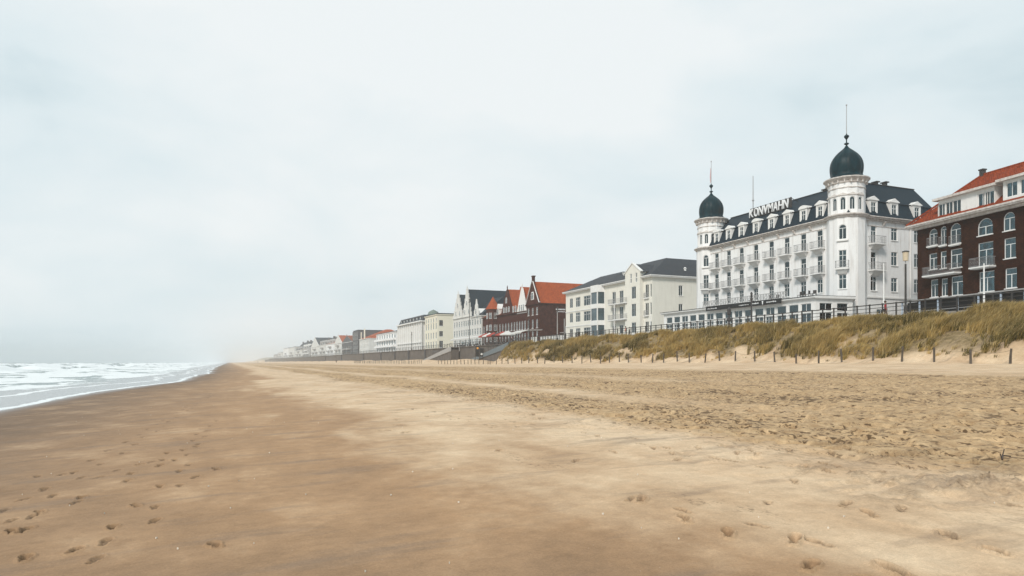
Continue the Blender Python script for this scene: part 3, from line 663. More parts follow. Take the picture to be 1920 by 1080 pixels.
class Face:
    """a flat wall: u runs along it, outward normal is +y after turning by a"""
    def __init__(s, root, x, y, a): s.root, s.x, s.y, s.a = root, x, y, a
    def p(s, u, v=0): return (s.x+math.cos(s.a)*u-math.sin(s.a)*v, s.y+math.sin(s.a)*u+math.cos(s.a)*v)
    def wall(s, mb, u0, u1, z0, z1, ops, rv=0.32):
        mb.at(s.x, s.y, s.a)
        us = sorted({u0, u1}|{round(v, 4) for o in ops for v in (o[0]-o[2]/2, o[0]+o[2]/2)})
        zs = sorted({z0, z1}|{round(v, 4) for o in ops for v in (o[1], o[1]+o[3])})
        us = [u for u in us if u0-1e-6 <= u <= u1+1e-6]; zs = [z for z in zs if z0-1e-6 <= z <= z1+1e-6]
        for i in range(len(us)-1):
            for j in range(len(zs)-1):
                cu = (us[i]+us[i+1])/2; cz = (zs[j]+zs[j+1])/2
                if any(abs(cu-o[0]) < o[2]/2 and o[1] < cz < o[1]+o[3] for o in ops): continue
                mb.add([(us[i], 0, zs[j]), (us[i+1], 0, zs[j]), (us[i+1], 0, zs[j+1]), (us[i], 0, zs[j+1])], [(3, 2, 1, 0)])
        for o in ops:
            a, b, c, d = o[0]-o[2]/2, o[0]+o[2]/2, o[1], o[1]+o[3]
            mb.add([(a,0,c),(b,0,c),(b,0,d),(a,0,d),(a,-rv,c),(b,-rv,c),(b,-rv,d),(a,-rv,d)], [(0,1,5,4),(1,2,6,5),(2,3,7,6),(3,0,4,7)])
            if len(o) > 5 and o[5]:
                rise = o[2]/2 if o[5] == 1 else o[2]*0.18
                ar = [(o[0]+x, z) for x, z in arc(o[2], d-rise, rise)]
                for i in range(8):
                    (xa, za), (xb, zb) = ar[i], ar[i+1]
                    mb.add([(xa, 0, za), (xb, 0, zb), (xb, 0, d), (xa, 0, d)], [(0, 1, 2, 3)])
                    mb.add([(xa, 0, za), (xb, 0, zb), (xb, -rv, zb), (xa, -rv, za)], [(0, 1, 2, 3)])
        mb.at(); return mb
    def windows(s, ops, fm='frame', gm='glass', sill=True, curt=0.82):
        for o in ops:
            f, g, si, cu = win_meshes(o[2], o[3], o[4], o[5] if len(o) > 5 else 0, fm, gm, sill)
            x, y = s.p(o[0])
            wo = link('window', f, s.root, (x, y, o[1]), s.a)
            link('pane', g, wo)
            if si: link('sill', si, wo)
            q_ = rnd.random()
            if q_ < curt: link('curtain', cu, wo)
            if curt and rnd.random() < 0.3:
                fr_ = rnd.choice((0.3, 0.45, 0.7)); kb = (round(o[2], 2), round(o[3], 2), fr_)
                if kb not in BLIND: BLIND[kb] = MB().box(-o[2]/2+0.1, o[2]/2-0.1, -0.20, -0.185, o[3]*(1-fr_), o[3]*0.96).mesh('blind', M['curtain'] if fr_ != 0.45 else M['cream'])
                link('blind', BLIND[kb], wo)
    def balcony(s, u, z, w_, d, mesh_cache, railm='iron_white', slabm='trim', h=1.0, bracket=True):
        key = (round(w_, 2), round(d, 2), railm, slabm, bracket)
        if key not in mesh_cache:
            b = MB(); b.box(-w_/2, w_/2, 0.003, d, -0.16, 0); b.box(-w_/2+0.1, w_/2-0.1, 0.003, d-0.1, -0.24, -0.163)
            if bracket:
                b.loft([[(-w_*0.32, 0.003, -0.75), (w_*0.32, 0.003, -0.75), (w_*0.32, 0.10, -0.75), (-w_*0.32, 0.10, -0.75)],
                        [(-w_*0.40, 0.003, -0.243), (w_*0.40, 0.003, -0.243), (w_*0.40, d*0.75, -0.243), (-w_*0.40, d*0.75, -0.243)]])
            r = MB(); a, c = -w_/2+0.04, w_/2-0.04
            for zc in (0.10, h): 
                r.bar((a, d-0.05, zc), (c, d-0.05, zc), 0.05); r.bar((a, 0.02, zc), (a, d-0.05, zc), 0.05); r.bar((c, 0.02, zc), (c, d-0.05, zc), 0.05)
            nn = int(w_/0.14)
            for i in range(nn+1):
                x = a+(c-a)*i/nn; r.box(x-0.010, x+0.010, d-0.060, d-0.040, 0.1, h)
            for i in range(1, int(nn/2)):
                x = a+(c-a)*2*i/nn; r.bar((x-0.10, d-0.05, 0.40), (x+0.10, d-0.05, 0.6), 0.018)
            for i in range(1, int(d/0.16)):
                for x in (a, c): r.box(x-0.012, x+0.012, i*0.16, i*0.16+0.024, 0.1, h)
            mesh_cache[key] = (b.mesh('balcony', M[slabm]), r.mesh('railing', M[railm]))
        bm_, rm = mesh_cache[key]; x, y = s.p(u)
        bo = link('balcony', bm_, s.root, (x, y, z), s.a); link('railing', rm, bo); return bo
BC = {}
def core(root, pts, z0, z1): MB().prism_xy(pts, z0, z1).build('interior', M['dark'], root)
def plate(root, mb, name, m): return mb.build(name, M[m] if isinstance(m, str) else m, root)

def dormer(root, face, u, z, w_=1.35, h=2.3, back=1.6, style='tri', v=0.0):
    d = MB(); hw = w_/2
    d.box(-hw, -hw+0.26, -0.25, 0, 0, h); d.box(hw-0.26, hw, -0.25, 0, 0, h)
    d.box(-hw+0.26, hw-0.26, -0.25, 0, h-0.25, h); d.box(-hw+0.26, hw-0.26, -0.25, 0, 0, 0.2)
    d.box(-hw, hw, -back, -0.25, 0.0, h-0.02)
    d.box(-hw-0.14, hw+0.14, -0.3, 0.14, h, h+0.14)
    if style == 'tri': d.prism_xz([(-hw-0.14, h+0.142), (hw+0.14, h+0.142), (0, h+0.60)], -back*0.9, 0.10)
    else:
        a = [(x*1.18, zz_) for x, zz_ in arc(w_, h+0.142, 0.38)]; d.prism_xz(a, -back*0.9, 0.10)
    d.box(-hw-0.08, -hw, -0.2, 0.05, -0.1, 0.45); d.box(hw, hw+0.08, -0.2, 0.05, -0.1, 0.45)
    x, y = face.p(u, v)
    o = link('dormer', DC.setdefault((w_, h, back, style), d.mesh('dormer', M['trim'])), root, (x, y, z), face.a)
    ww = w_-0.52; hh = h-0.45
    f, g, si, cu = win_meshes(ww, hh, 'cross', 0, 'frame', 'glass', False, 0.10)
    link('window_frame', f, o, (0, 0, 0.2)); link('pane', g, o, (0, 0, 0.2))
    return o
DC = {}

# ------------------------------------------------------------------ grand white hotel with two onion domes
HX0, HY0, BZ = 77.0, 67.6, 5.9
hotel = empty('grand_hotel', (HX0, HY0, BZ), PI/2)
tag(hotel, 'large white seafront hotel with two dark onion-domed corner towers and a slate mansard roof', 'hotel')
HL, HD = 32.0, 18.0
ZCN = 15.1
front = Face(hotel, 0, 0, 0); side = Face(hotel, 0, 0, PI/2)
bays = [Yat(p, HX0)-HY0 for p in (1537, 1506, 1475, 1446, 1417, 1390, 1366, 1343.5)]
ops = []
for i, u in enumerate(bays):
    a_ = 2 if i in (4, 6) else 0
    ops += [(u, 5.45, 1.05, 1.95, 'cross', 2 if i in (3, 4, 6) else 0), (u, 8.25, 1.05, 2.5, 'door', 2 if i == 2 else 0), (u, 11.75, 1.05, 2.55, 'door', 2 if i in (3, 4, 5) else 0)]
wl = MB(); front.wall(wl, 3.3, 28.7, 4.3, ZCN, ops); front.windows(ops)
for u in bays:
    for z in (8.2, 11.7): front.balcony(u, z, 2.0, 0.95, BC)
sops = []
for i, xx in enumerate((81.75, 85.75, 90.3, 93.9)):
    u = HX0-xx
    if i == 0: sops += [(u, 5.5, 1.15, 1.95, 'cross'), (u, 8.35, 1.05, 2.5, 'door'), (u, 11.95, 1.05, 2.55, 'door')]
    else: sops += [(u, 5.5, 1.25, 1.95, 'cross'), (u, 9.15, 1.25, 1.9, 'cross'), (u, 12.65, 1.25, 1.85, 'cross')]
sops_g = [(HX0-83.2, 1.0, 1.8, 2.0, 'cross'), (HX0-88.5, 1.0, 1.6, 2.0, 'cross')]
side.wall(wl, -HD, -3.1, 0, ZCN, sops+sops_g); side.windows(sops+sops_g)
for z in (8.3, 11.9): side.balcony(HX0-81.85, z, 2.35, 1.0, BC)
# far side and back
wl.add([(HL, 0, 0), (HL, -HD, 0), (HL, -HD, ZCN), (HL, 0, ZCN)], [(0, 1, 2, 3)])
wl.add([(0, -HD, 0), (HL, -HD, 0), (HL, -HD, ZCN), (0, -HD, ZCN)], [(0, 1, 2, 3)])
plate(hotel, wl, 'wall', 'render')
core(hotel, [(3.2, -0.8), (28.8, -0.8), (HL-0.5, -4), (HL-0.5, -HD+0.5), (0.8, -HD+0.5), (0.8, -3.2)], 0.1, ZCN+0.4)
# belt and cornice
b = MB(); b.box(3.2, 28.8, 0.004, 0.14, 4.5, 4.7); b.box(-0.14, -0.004, -HD, -3.2, 4.5, 4.7); plate(hotel, b, 'string_course', 'trim')
b = MB()
for k_, (o1, z0, z1) in enumerate(((0.25, ZCN, ZCN+0.22), (0.55, ZCN+0.222, ZCN+0.40), (0.75, ZCN+0.402, ZCN+0.52))):
    b.box(3.0, 29.0, -0.3, o1, z0, z1); b.box(-o1, 0.3, -HD-0.2, -2.9, z0, z1); b.box(HL-0.3, HL+o1, -HD, -3, z0, z1)
b.box(3.1, 28.9, -0.1, 0.06, ZCN-0.75, ZCN-0.62); b.box(-0.06, 0.1, -HD, -3, ZCN-0.75, ZCN-0.62)
plate(hotel, b, 'cornice', 'cornice')
bm_ = MB().prism_yz([(0.004, 0), (0.42, 0), (0.42, -0.14), (0.16, -0.55), (0.004, -0.6)], -0.14, 0.14).mesh('bracket', M['cornice'])
for i in range(9):
    u = bays[0]-1.55 if i == 0 else ((bays[i-1]+bays[min(i, 7)])/2 if i < 8 else bays[7]+1.5)
    if 3.9 < u < 28: link('bracket', bm_, hotel, (u, 0, ZCN), 0)
for i, u in enumerate((-3.2, -6.6, -11.0, -15.2)): link('bracket', bm_, hotel, (0, u, ZCN), PI/2)
# downpipes
dp = MB().bar((0, 0.08, -10.6), (0, 0.08, 0), 0.11).mesh('downpipe', M['trim'])
link('downpipe', dp, hotel, (0, -11.9, ZCN), PI/2); link('downpipe', dp, hotel, (0, -3.3, ZCN), PI/2); link('downpipe', dp, hotel, (4.15, 0, ZCN), 0)
# mansard
r = MB()
r.frustum(-0.25, HL+0.25, -HD-0.25, 0.25, ZCN+0.53, 0.75, HL-0.75, -HD+0.75, -0.75, 18.0)
r.frustum(0.6, HL-0.6, -HD+0.6, -0.6, 18.003, 2.9, HL-2.9, -HD+1.6, -5.0, 21.15)
plate(hotel, r, 'roof', 'slate')
b = MB(); b.box(2.8, HL-2.8, -5.1, -4.9, 21.15, 21.25); b.box(2.8, 3.0, -HD+1.5, -4.9, 21.15, 21.25); plate(hotel, b, 'ridge_capping', 'iron')
for i, u in enumerate(bays): dormer(hotel, front, u, ZCN+0.53, style='arc' if i % 3 == 1 else 'tri')
for xx in (81.75, 85.75, 90.3): dormer(hotel, side, HX0-xx, ZCN+0.53, w_=1.5, style='tri')
v = MB().box(-0.25, 0.25, -0.25, 0.25, 0, 0.6).box(-0.5, 0.5, -0.35, 0.35, 0.6, 0.75).mesh('roof_vent', M['iron'])
link('roof_vent', v, hotel, (3.6, HX0-88.3, 21.2)); link('roof_vent', v, hotel, (3.4, HX0-86.2, 21.0)); link('roof_vent', v, hotel, (9.0, -5.6, 20.9))
# corner towers
def tower(cx, cy, seen):
    n = 12; R = 2.52; rr = R*math.cos(PI/n); fw = 2*R*math.sin(PI/n)
    w_ = MB()
    for k in range(n):
        a = 2*PI*k/n+PI/n*0           # outward angle of this facet in local frame
        nx, ny = math.cos(a), math.sin(a); fa = a-PI/2
        fc = Face(hotel, cx+nx*rr, cy+ny*rr, fa)
        o_ = []
        kk = k in seen
        if kk and seen[k]:
            o_ = [(0, 5.6, 1.0, 1.95, 'cross', 0), (0, 8.5, 1.0, 2.35, 'cross', 0), (0, 12.3, 1.0, 2.0, 'cross', 1)]
        fc.wall(w_, -fw/2, fw/2, 0, ZCN+0.5, o_); fc.windows(o_)
        if o_:
            if True: fc.balcony(0, 8.35, 1.7, 0.6, BC)
            sm = MB().box(-0.75, 0.75, 0.004, 0.22, -0.26, -0.11).mesh('sill_moulding', M['trim']); x, y = fc.p(0); link('sill_moulding', sm, hotel, (x, y, 12.3), fa)
        # drum
        R2 = 2.34; r2 = R2*math.cos(PI/n); fw2 = 2*R2*math.sin(PI/n)
        f2 = Face(hotel, cx+nx*r2, cy+ny*r2, fa)
        o2 = [(0, 16.3, 0.72, 1.75, 'vert', 1)] if kk else []
        f2.wall(w_, -fw2/2, fw2/2, ZCN+0.5, 20.2, o2, rv=0.25); f2.windows(o2, sill=False, curt=0.2)
        if o2:
            hm_ = MB(); hm_.prism_xz([(-0.62, 18.25), (0.62, 18.25), (0.62, 18.38), (0, 18.62), (-0.62, 18.38)], 0.004, 0.12)
            x, y = f2.p(0); link('window_hood', HOOD.setdefault(0, hm_.mesh('window_hood', M['cornice'])), hotel, (x, y, 0), fa)
    plate(hotel, w_, 'tower_wall', 'render')
    c = MB(); c.lathe([(2.05, 4), (2.05, ZCN+0.4)], 12, cx, cy, PI/12); c.lathe([(1.9, ZCN+0.6), (1.9, 20.1)], 12, cx, cy, PI/12); plate(hotel, c, 'interior', 'dark')
    c = MB(); c.lathe([(2.5, ZCN+0.15), (2.66, ZCN+0.2), (2.7, ZCN+0.32), (2.92, ZCN+0.45), (2.95, ZCN+0.56), (2.36, ZCN+0.8)], 24, cx, cy)
    plate(hotel, c, 'tower_cornice', 'cornice'); c = MB()
    c.lathe([(2.33, 19.25), (2.40, 19.28), (2.40, 19.36), (2.33, 19.4)], 24, cx, cy)
    plate(hotel, c, 'moulding', 'cornice'); c = MB()
    c.lathe([(2.32, 19.9), (2.42, 20.0), (2.48, 20.25), (2.80, 20.47), (2.95, 20.6), (2.95, 20.72), (2.4, 20.9)], 24, cx, cy)
    plate(hotel, c, 'tower_cornice', 'cornice')
    bk = MB().box(-0.07, 0.07, -0.1, 0.22, -0.42, 0).mesh('bracket', M['cornice'])
    for q in range(20):
        a = 2*PI*q/20; link('bracket', bk, hotel, (cx+math.cos(a)*2.46, cy+math.sin(a)*2.46, 20.42), a-PI/2)
    d = MB(); pr = [(2.88, 20.73), (2.45, 20.92), (2.14, 21.12), (2.0, 21.35)]
    for t, rad in ((.08, 2.03), (.16, 2.07), (.25, 2.09), (.34, 2.07), (.43, 2.0), (.52, 1.87), (.61, 1.67), (.69, 1.42), (.76, 1.13), (.83, .80), (.89, .48), (.94, .28), (1.0, .12)):
        pr.append((rad*1.02, 21.35+t*4.15))
    rings = []
    for r_, z_ in pr:
        rings.append([(cx+r_*(0.955+0.05*abs(math.cos(5*(a_-PI/10+PI/10))))*math.cos(a_), cy+r_*(0.955+0.05*abs(math.cos(5*a_)))*math.sin(a_), z_) for a_ in [2*PI*i/60 for i in range(60)]])
    d.loft(rings); d.build('dome', M['dome'], hotel, smooth=True)
    s_ = MB()
    for q in range(10):
        a = PI/10+2*PI*q/10; sc__ = 0.955
        for (r1, z1), (r2, z2) in zip(pr[:-1], pr[1:]):
            s_.bar((cx+math.cos(a)*r1*0.96, cy+math.sin(a)*r1*0.96, z1), (cx+math.cos(a)*r2*0.96, cy+math.sin(a)*r2*0.96, z2), 0.045)
    plate(hotel, s_, 'dome_seams', 'dome')
    f = MB(); f.lathe([(0.16, 25.3), (0.12, 25.5), (0.10, 25.6), (0.32, 25.75), (0.30, 25.85), (0.08, 25.95), (0.08, 26.35), (0.16, 26.5), (0.34, 26.75), (0.30, 26.9), (0.10, 27.05), (0.05, 27.2)], 12, cx, cy)
    plate(hotel, f, 'finial', 'dome')
    p = MB(); p.lathe([(0.055, 27.1), (0.04, 31.0), (0.10, 31.05), (0.10, 31.2), (0.01, 31.25)], 8, cx, cy); plate(hotel, p, 'mast', 'iron_white')
HOOD = {}
tower(1.7, -1.6, {2: False, 3: False, 4: True, 5: False, 6: False})
tower(HL-1.7, -1.6, {2: False, 3: False, 4: True, 5: False})
fl = MB(); 
fl.loft([[(HL-1.7+0.06, -1.62, 27.4), (HL-1.7+0.25, -1.62, 27.4), (HL-1.7+0.25, -1.58, 27.4), (HL-1.7+0.06, -1.58, 27.4)],
         [(HL-1.7+0.06, -1.64, 28.6), (HL-1.7+0.34, -1.66, 28.6), (HL-1.7+0.30, -1.55, 28.6), (HL-1.7+0.06, -1.56, 28.6)],
         [(HL-1.7+0.06, -1.62, 30.0), (HL-1.7+0.16, -1.62, 30.0), (HL-1.7+0.16, -1.58, 30.0), (HL-1.7+0.06, -1.58, 30.0)]])
fo_ = fl.build('furled_flag', mat('pink_flag', (0.62, 0.40, 0.41), 0.9)); fo_.location = (HX0, HY0, BZ); fo_.rotation_euler = (0, 0, PI/2)
tag(fo_, 'furled pinkish flag on the mast above the far dome of the white hotel', 'flag')
fp = MB(); fp.lathe([(0.09, 0), (0.06, 6.3), (0.01, 6.4)], 8); fp.box(-0.14, 0.14, -0.14, 0.14, 2.1, 2.3)
o = fp.build('flagpole', M['iron_white'], None, (82.0, Yat(1412, 82), BZ+20.9)); tag(o, 'thin bare flagpole standing on the ridge of the white hotel roof behind the sign', 'flagpole')
# roof sign
sg = empty('roof_sign', (HX0, HY0, BZ), PI/2); tag(sg, 'large white block letters on a dark frame along the mansard roof of the hotel', 'sign')
def text_mesh(ch, size, ext, m, name):
    cu = bpy.data.curves.new('t', 'FONT'); cu.body = ch; cu.size = size; cu.extrude = ext; cu.offset = 0.004*size; cu.align_x = 'LEFT'
    ob = bpy.data.objects.new('t', cu); COL.objects.link(ob); dg = bpy.context.evaluated_depsgraph_get(); dg.update()
    me = bpy.data.meshes.new_from_object(ob.evaluated_get(dg)); bpy.data.objects.remove(ob); me.materials.clear(); me.materials.append(m); me.name = name
    return me
word = 'KONVMAHN'; x = Yat(1406, 79.3)-HY0; xend = Yat(1480, 79.3)-HY0; step = (x-xend)/len(word)
for i, chh in enumerate(word):
    me = text_mesh(chh, 2.0, 0.10, M['white_letter'], 'letter')
    vs = np.array([v.co[:] for v in me.vertices]); wd_ = vs[:, 0].max()-vs[:, 0].min(); k = step*0.84/wd_
    mt = Matrix(((-k, 0, 0, 0), (0, 0, 1, 0), (0, 1.0, 0, 0), (0, 0, 0, 1))); 
    for v in me.vertices: v.co.x -= vs[:, 0].min()
    me.transform(mt); me.flip_normals() if mt.determinant() < 0 else None
    link('letter', me, sg, (x-i*step, -2.25, 19.45))
b = MB(); b.box(xend-0.2, x+0.2, -2.62, -2.55, 19.3, 21.0)
for i in range(9):
    u = xend+(x-xend)*i/8; b.bar((u, -2.6, 18.9), (u, -2.6, 21.05), 0.08); b.bar((u, -2.6, 20.9), (u, -4.4, 20.4), 0.06)
b.bar((xend-0.3, -2.45, 19.4), (x+0.3, -2.45, 19.4), 0.1)
plate(sg, b, 'sign_frame', 'iron')

# glazed terrace in front of the hotel
tr_ = empty('glazed_terrace', (70.0, 66.5, BZ), PI/2)
tag(tr_, 'long white single-storey glazed terrace with a flat roof at the foot of the hotel', 'terrace')
TL = 99.8-66.5
tf = Face(tr_, 0, 0, 0)
to = []; nb_ = 15
edges = [0.55+(TL-1.0)*i/nb_ for i in range(nb_+1)]
for i in range(nb_):
    wdt = edges[i+1]-edges[i]; cu_ = (edges[i]+edges[i+1])/2
    to += [(cu_, 2.35, wdt-0.42, 1.05, 'vert' if i % 3 == 0 else 'plain', 0), (cu_, 0.15, wdt-0.42, 2.0, 'triple' if i % 2 else 'cross', 0)]
tw = MB(); tf.wall(tw, 0, TL, 0, 3.95, to, rv=0.2); tf.windows(to, gm='glass_sea', sill=False, curt=0.25)
dx_, dy_ = -0.9, -5.5; an = math.atan2(-dy_, -dx_)
tf2 = Face(tr_, dx_, dy_, an); L2 = math.hypot(dx_, dy_)
t2 = [(L2*0.27, 2.35, 1.7, 1.05, 'plain', 0), (L2*0.27, 0.15, 1.7, 2.0, 'vert', 0), (L2*0.72, 2.35, 1.9, 1.05, 'vert', 0), (L2*0.72, 0.15, 1.9, 2.0, 'vert', 0)]
tf2.wall(tw, 0, L2, 0, 3.95, t2, rv=0.2); tf2.windows(t2, gm='glass_sea', sill=False, curt=0)
tf3 = Face(tr_, 0.9, -7.6, math.atan2(2.1, -1.8)); L3 = math.hypot(1.8, 2.1)
tf3.wall(tw, 0, L3, 0, 3.95, [])
tf4 = Face(tr_, TL, 0, -PI/2); o4 = [(2.0, 0.15, 1.6, 2.7, 'cross'), (4.6, 0.15, 1.6, 2.7, 'cross')]
tf4.wall(tw, 0, 7.0, 0, 3.95, o4, rv=0.2); tf4.windows(o4, sill=False)
plate(tr_, tw, 'wall', 'trim')
rp = [(-0.95-0.35, -5.6), (-0.3, 0.35), (TL+0.5, 0.35), (TL+0.5, -6.9), (1.1, -6.9), (0.8, -7.8)]
b = MB(); b.prism_xy([(x_, y_) for x_, y_ in rp], 3.953, 4.06); b.prism_xy([(x_*1.0, y_+0.12 if y_ > 0 else y_) for x_, y_ in rp], 4.063, 4.25); plate(tr_, b, 'roof', 'trim')
b = MB(); b.prism_xy([(x_, y_+0.2 if y_ > 0 else y_) for x_, y_ in rp], 4.253, 4.31); plate(tr_, b, 'roof_edge', 'slate2')
core(tr_, [(0.7, -3), (TL-0.7, -3), (TL-0.7, -6.5), (0.9, -6.5)], 0.05, 3.9)
b = MB(); 
ua, ub = Yat(1320, 70)-66.5, Yat(1476, 70)-66.5
for i in range(34):
    u = ub+(ua-ub)*i/33; b.box(u-0.03, u+0.03, 0.15, 0.21, 4.31, 5.33)
b.box(ub, ua, 0.12, 0.2, 5.28, 5.35)
k = ub
while k < ua:
    b.bar((k, 0.18, 4.4), (k+0.45, 0.18, 5.25), 0.03); b.bar((k+0.45, 0.18, 4.4), (k, 0.18, 5.25), 0.03); k += 0.32
plate(tr_, b, 'roof_railing', 'iron_white')
b = MB(); b.box(Yat(1467, 69.6)-66.5, Yat(1326, 69.6)-66.5, 0.58, 0.66, 3.72, 4.42); b.box(Yat(1467, 69.6)-66.5, Yat(1326, 69.6)-66.5, 0.40, 0.575, 4.27, 4.40)
fs = plate(tr_, b, 'fascia_sign', 'black')
b = MB()
def marks(b, px0, px1, X, z, h, dens, yy):
    p = px0
    while p < px1:
        wpx = rnd.uniform(0.7, 1.3); u0 = Yat(p+wpx, X)-66.5; u1 = Yat(p, X)-66.5
        b.box(u0, u1, yy, yy+0.03, z+rnd.uniform(-.03, .03), z+h*rnd.uniform(0.6, 1)); p += wpx+rnd.uniform(0.4, 0.9)*dens
marks(b, 1411, 1423, 69.4, 3.98, 0.22, 1, 0.662); marks(b, 1438, 1456, 69.4, 4.01, 0.16, 1, 0.662); marks(b, 1386, 1405, 69.4, 3.98, 0.12, 1.5, 0.662); marks(b, 1327, 1346, 69.4, 3.96, 0.16, 2, 0.662)
u = Yat(1430.5, 69.4)-66.5; b.prism_xz([(u-0.13, 4.3), (u+0.13, 4.3), (u+0.06, 3.82), (u-0.06, 3.82)], 0.662, 0.69)
o = b.build('lettering', M['white_letter'], fs)
# terrace furniture on the deck
chm = MB(); chm.box(-0.22, 0.22, -0.22, 0.22, 0.42, 0.46); chm.box(-0.22, 0.22, -0.22, -0.18, 0.46, 0.9)
for a_ in (-0.2, 0.2):
    for c_ in (-0.2, 0.2): chm.box(a_-0.02, a_+0.02, c_-0.02, c_+0.02, 0, 0.42)
chm = chm.mesh('deck_chair', M['iron']); nn_ = 0
for q_, p_ in enumerate((1446, 1458, 1500, 1506, 1513, 1520, 1527)):
    o = link('terrace_chair', chm, None, (71.2, Yat(p_, 71.2), BZ+4.31), rnd.uniform(0, 6)); 
    tag(o, f'small dark chair on the roof deck of the hotel terrace, {nth(q_+1)} from the left', 'chair', 'chairs on the terrace deck')

# ------------------------------------------------------------------ dark brick building on the right
P1 = Vector((81.0, 60.6)); nd = Vector((-0.155, -0.988)).normalized(); Lb = 24.0
ob_ = P1+nd*Lb; rzb = math.atan2(-nd.y, -nd.x)
bk_ = empty('brick_building', (ob_.x, ob_.y, BZ), rzb)
tag(bk_, 'dark brown brick building with arched windows and steep red roof at the right edge', 'building')
def ub_(px):       # local x on its front plane
    a, b = ray(px); ux, uy = -nd.x, -nd.y
    # ob + u*U = t*(a,b)
    det = ux*(-b)-uy*(-a); return ((-ob_.x)*(-b)-(-ob_.y)*(-a))/det
def zb_(py, px):
    u = ub_(px); p = (ob_.x-nd.x*u, ob_.y-nd.y*u); return zz(py, *p)-BZ
ff = Face(bk_, 0, 0, 0); bo = []
def bop(px, y0, y1, w_, st, ar=0):
    z0 = zb_(y1, px); z1 = zb_(y0, px); bo.append((ub_(px), z0, w_, z1-z0, st, ar))
bop(1749.7, 429, 460, 1.25, 'tee', 1); bop(1769, 424, 459, 0.85, 'tee', 1); bop(1791.6, 418.5, 457, 1.5, 'tee', 1); bop(1847, 409, 440.5, 1.9, 'tee', 1); bop(1892, 397.5, 432, 1.35, 'tee', 1)
bop(1749.7, 475, 505, 1.2, 'tee'); bop(1769, 471, 503, 0.85, 'tee'); bop(1793, 466.5, 502, 1.6, 'tee'); bop(1848, 454, 499, 1.9, 'tee'); bop(1893.5, 446, 484, 1.35, 'tee')
bop(1752, 524, 557, 1.1, 'tee'); bop(1771, 522, 555, 0.9, 'tee'); bop(1794.5, 517.5, 553.5, 1.6, 'tee'); bop(1850, 508.5, 547, 1.9, 'tee'); bop(1895.5, 502.5, 540, 1.35, 'tee')
bo += [(bo[4][0]-4.5, 9.6, 1.35, 2.2, 'tee', 1), (bo[4][0]-4.5, 6.6, 1.35, 2.2, 'tee', 0), (bo[4][0]-4.5, 3.6, 1.35, 2.2, 'tee', 0)]
for q in (ub_(1760), ub_(1795), ub_(1850), ub_(1900)): bo.append((q, 0.2, 2.4, 2.4, 'triple', 0))
ZE = zz(428, 81, 60.6)-BZ
wb = MB(); ff.wall(wb, 0, Lb, 0, ZE, bo); ff.windows(bo, gm='glass', curt=0.85)
fs2 = Face(bk_, Lb, 0, -PI/2); fs2.wall(wb, 0, 12, 0, ZE, [])
wb.add([(0, 0, 0), (0, -12, 0), (0, -12, ZE), (0, 0, ZE)], [(0, 1, 2, 3)]); wb.add([(0, -12, 0), (Lb, -12, 0), (Lb, -12, ZE), (0, -12, ZE)], [(0, 1, 2, 3)])
plate(bk_, wb, 'wall', 'brick'); core(bk_, [(0.5, -0.8), (Lb-0.5, -0.8), (Lb-0.5, -11.5), (0.5, -11.5)], 0.1, ZE-0.1)
b = MB(); b.box(-1, Lb+0.9, -12.9, 0.9, ZE+0.003, ZE+0.16); b.box(-1, Lb+1.0, -13.0, 1.0, ZE+0.163, ZE+0.36); b.box(-0.5, Lb+0.3, -12.4, 0.35, ZE-0.28, ZE); plate(bk_, b, 'eaves', 'cornice')
def ub_y(px, y):
    a, b = ray(px); ux, uy = -nd.x, -nd.y; sx, sy = ob_.x-uy*y, ob_.y+ux*y
    det = ux*(-b)-uy*(-a); return ((-sx)*(-b)-(-sy)*(-a))/det
UE = ub_y(1841, -6.0); _p = (ob_.x-nd.x*UE+nd.y*(-6)*1.0, ob_.y-nd.y*UE-nd.x*(-6)*1.0); ZR = zz(329, *_p)-BZ
pass # print('UE', UE, Lb, 'ZR', ZR, 'ZE', ZE)
r = MB()
r.loft([[(-4, 0.70, ZE+0.365), (Lb+0.70, 0.70, ZE+0.365), (Lb+0.70, -12.9, ZE+0.365), (-4, -12.9, ZE+0.365)], [(-4, -5.95, ZR), (UE, -5.95, ZR), (UE, -6.05, ZR), (-4, -6.05, ZR)]])
plate(bk_, r, 'roof', 'deeptile')
b = MB(); b.bar((-4, -6, ZR+0.05), (UE, -6, ZR+0.05), 0.25); b.bar((UE, -6, ZR+0.05), (Lb+0.9, 0.9, ZE+0.42), 0.22); plate(bk_, b, 'ridge_tiles', 'deeptile')
b = MB(); uc = UE-0.1; b.box(uc-0.25, uc+0.25, -6.25, -5.75, ZR-1.2, ZR+0.6); b.box(uc-0.33, uc+0.33, -6.33, -5.67, ZR+0.6, ZR+0.75); plate(bk_, b, 'chimney', 'iron')
def box_dormer(u0, u1, z0, z1, wins, y=0.25):
    d = MB(); fc = Face(bk_, 0, y, 0); fc.wall(d, u0, u1, z0, z1, wins, rv=0.15)
    d.add([(u0, y, z0), (u0, y-3.6, z0), (u0, y-3.6, z1), (u0, y, z1)], [(0, 1, 2, 3)]); d.add([(u1, y, z0), (u1, y-3.6, z0), (u1, y-3.6, z1), (u1, y, z1)], [(0, 1, 2, 3)])
    do = plate(bk_, d, 'dormer', 'trim')
    MB().box(u0-0.5, u1+0.5, y-4.2, y+0.5, z1+0.003, z1+0.28).build('dormer_roof', M['cornice'], do)
    MB().box(u0+0.2, u1-0.2, y-3.0, y-0.8, z0, z1-0.02).build('interior', M['dark'], do)
    for o in wins:
        f, g, si, cu = win_meshes(o[2], o[3], o[4], 0, 'frame', 'glass', False)
        link('window_frame', f, do, (o[0], y, o[1])); link('pane', g, do, (o[0], y, o[1])); 
        if rnd.random() < .7: link('curtain', cu, do, (o[0], y, o[1]))
uL, uR = ub_(1763), ub_(1868)
z0 = ZE+0.40; z1 = ZE+2.65
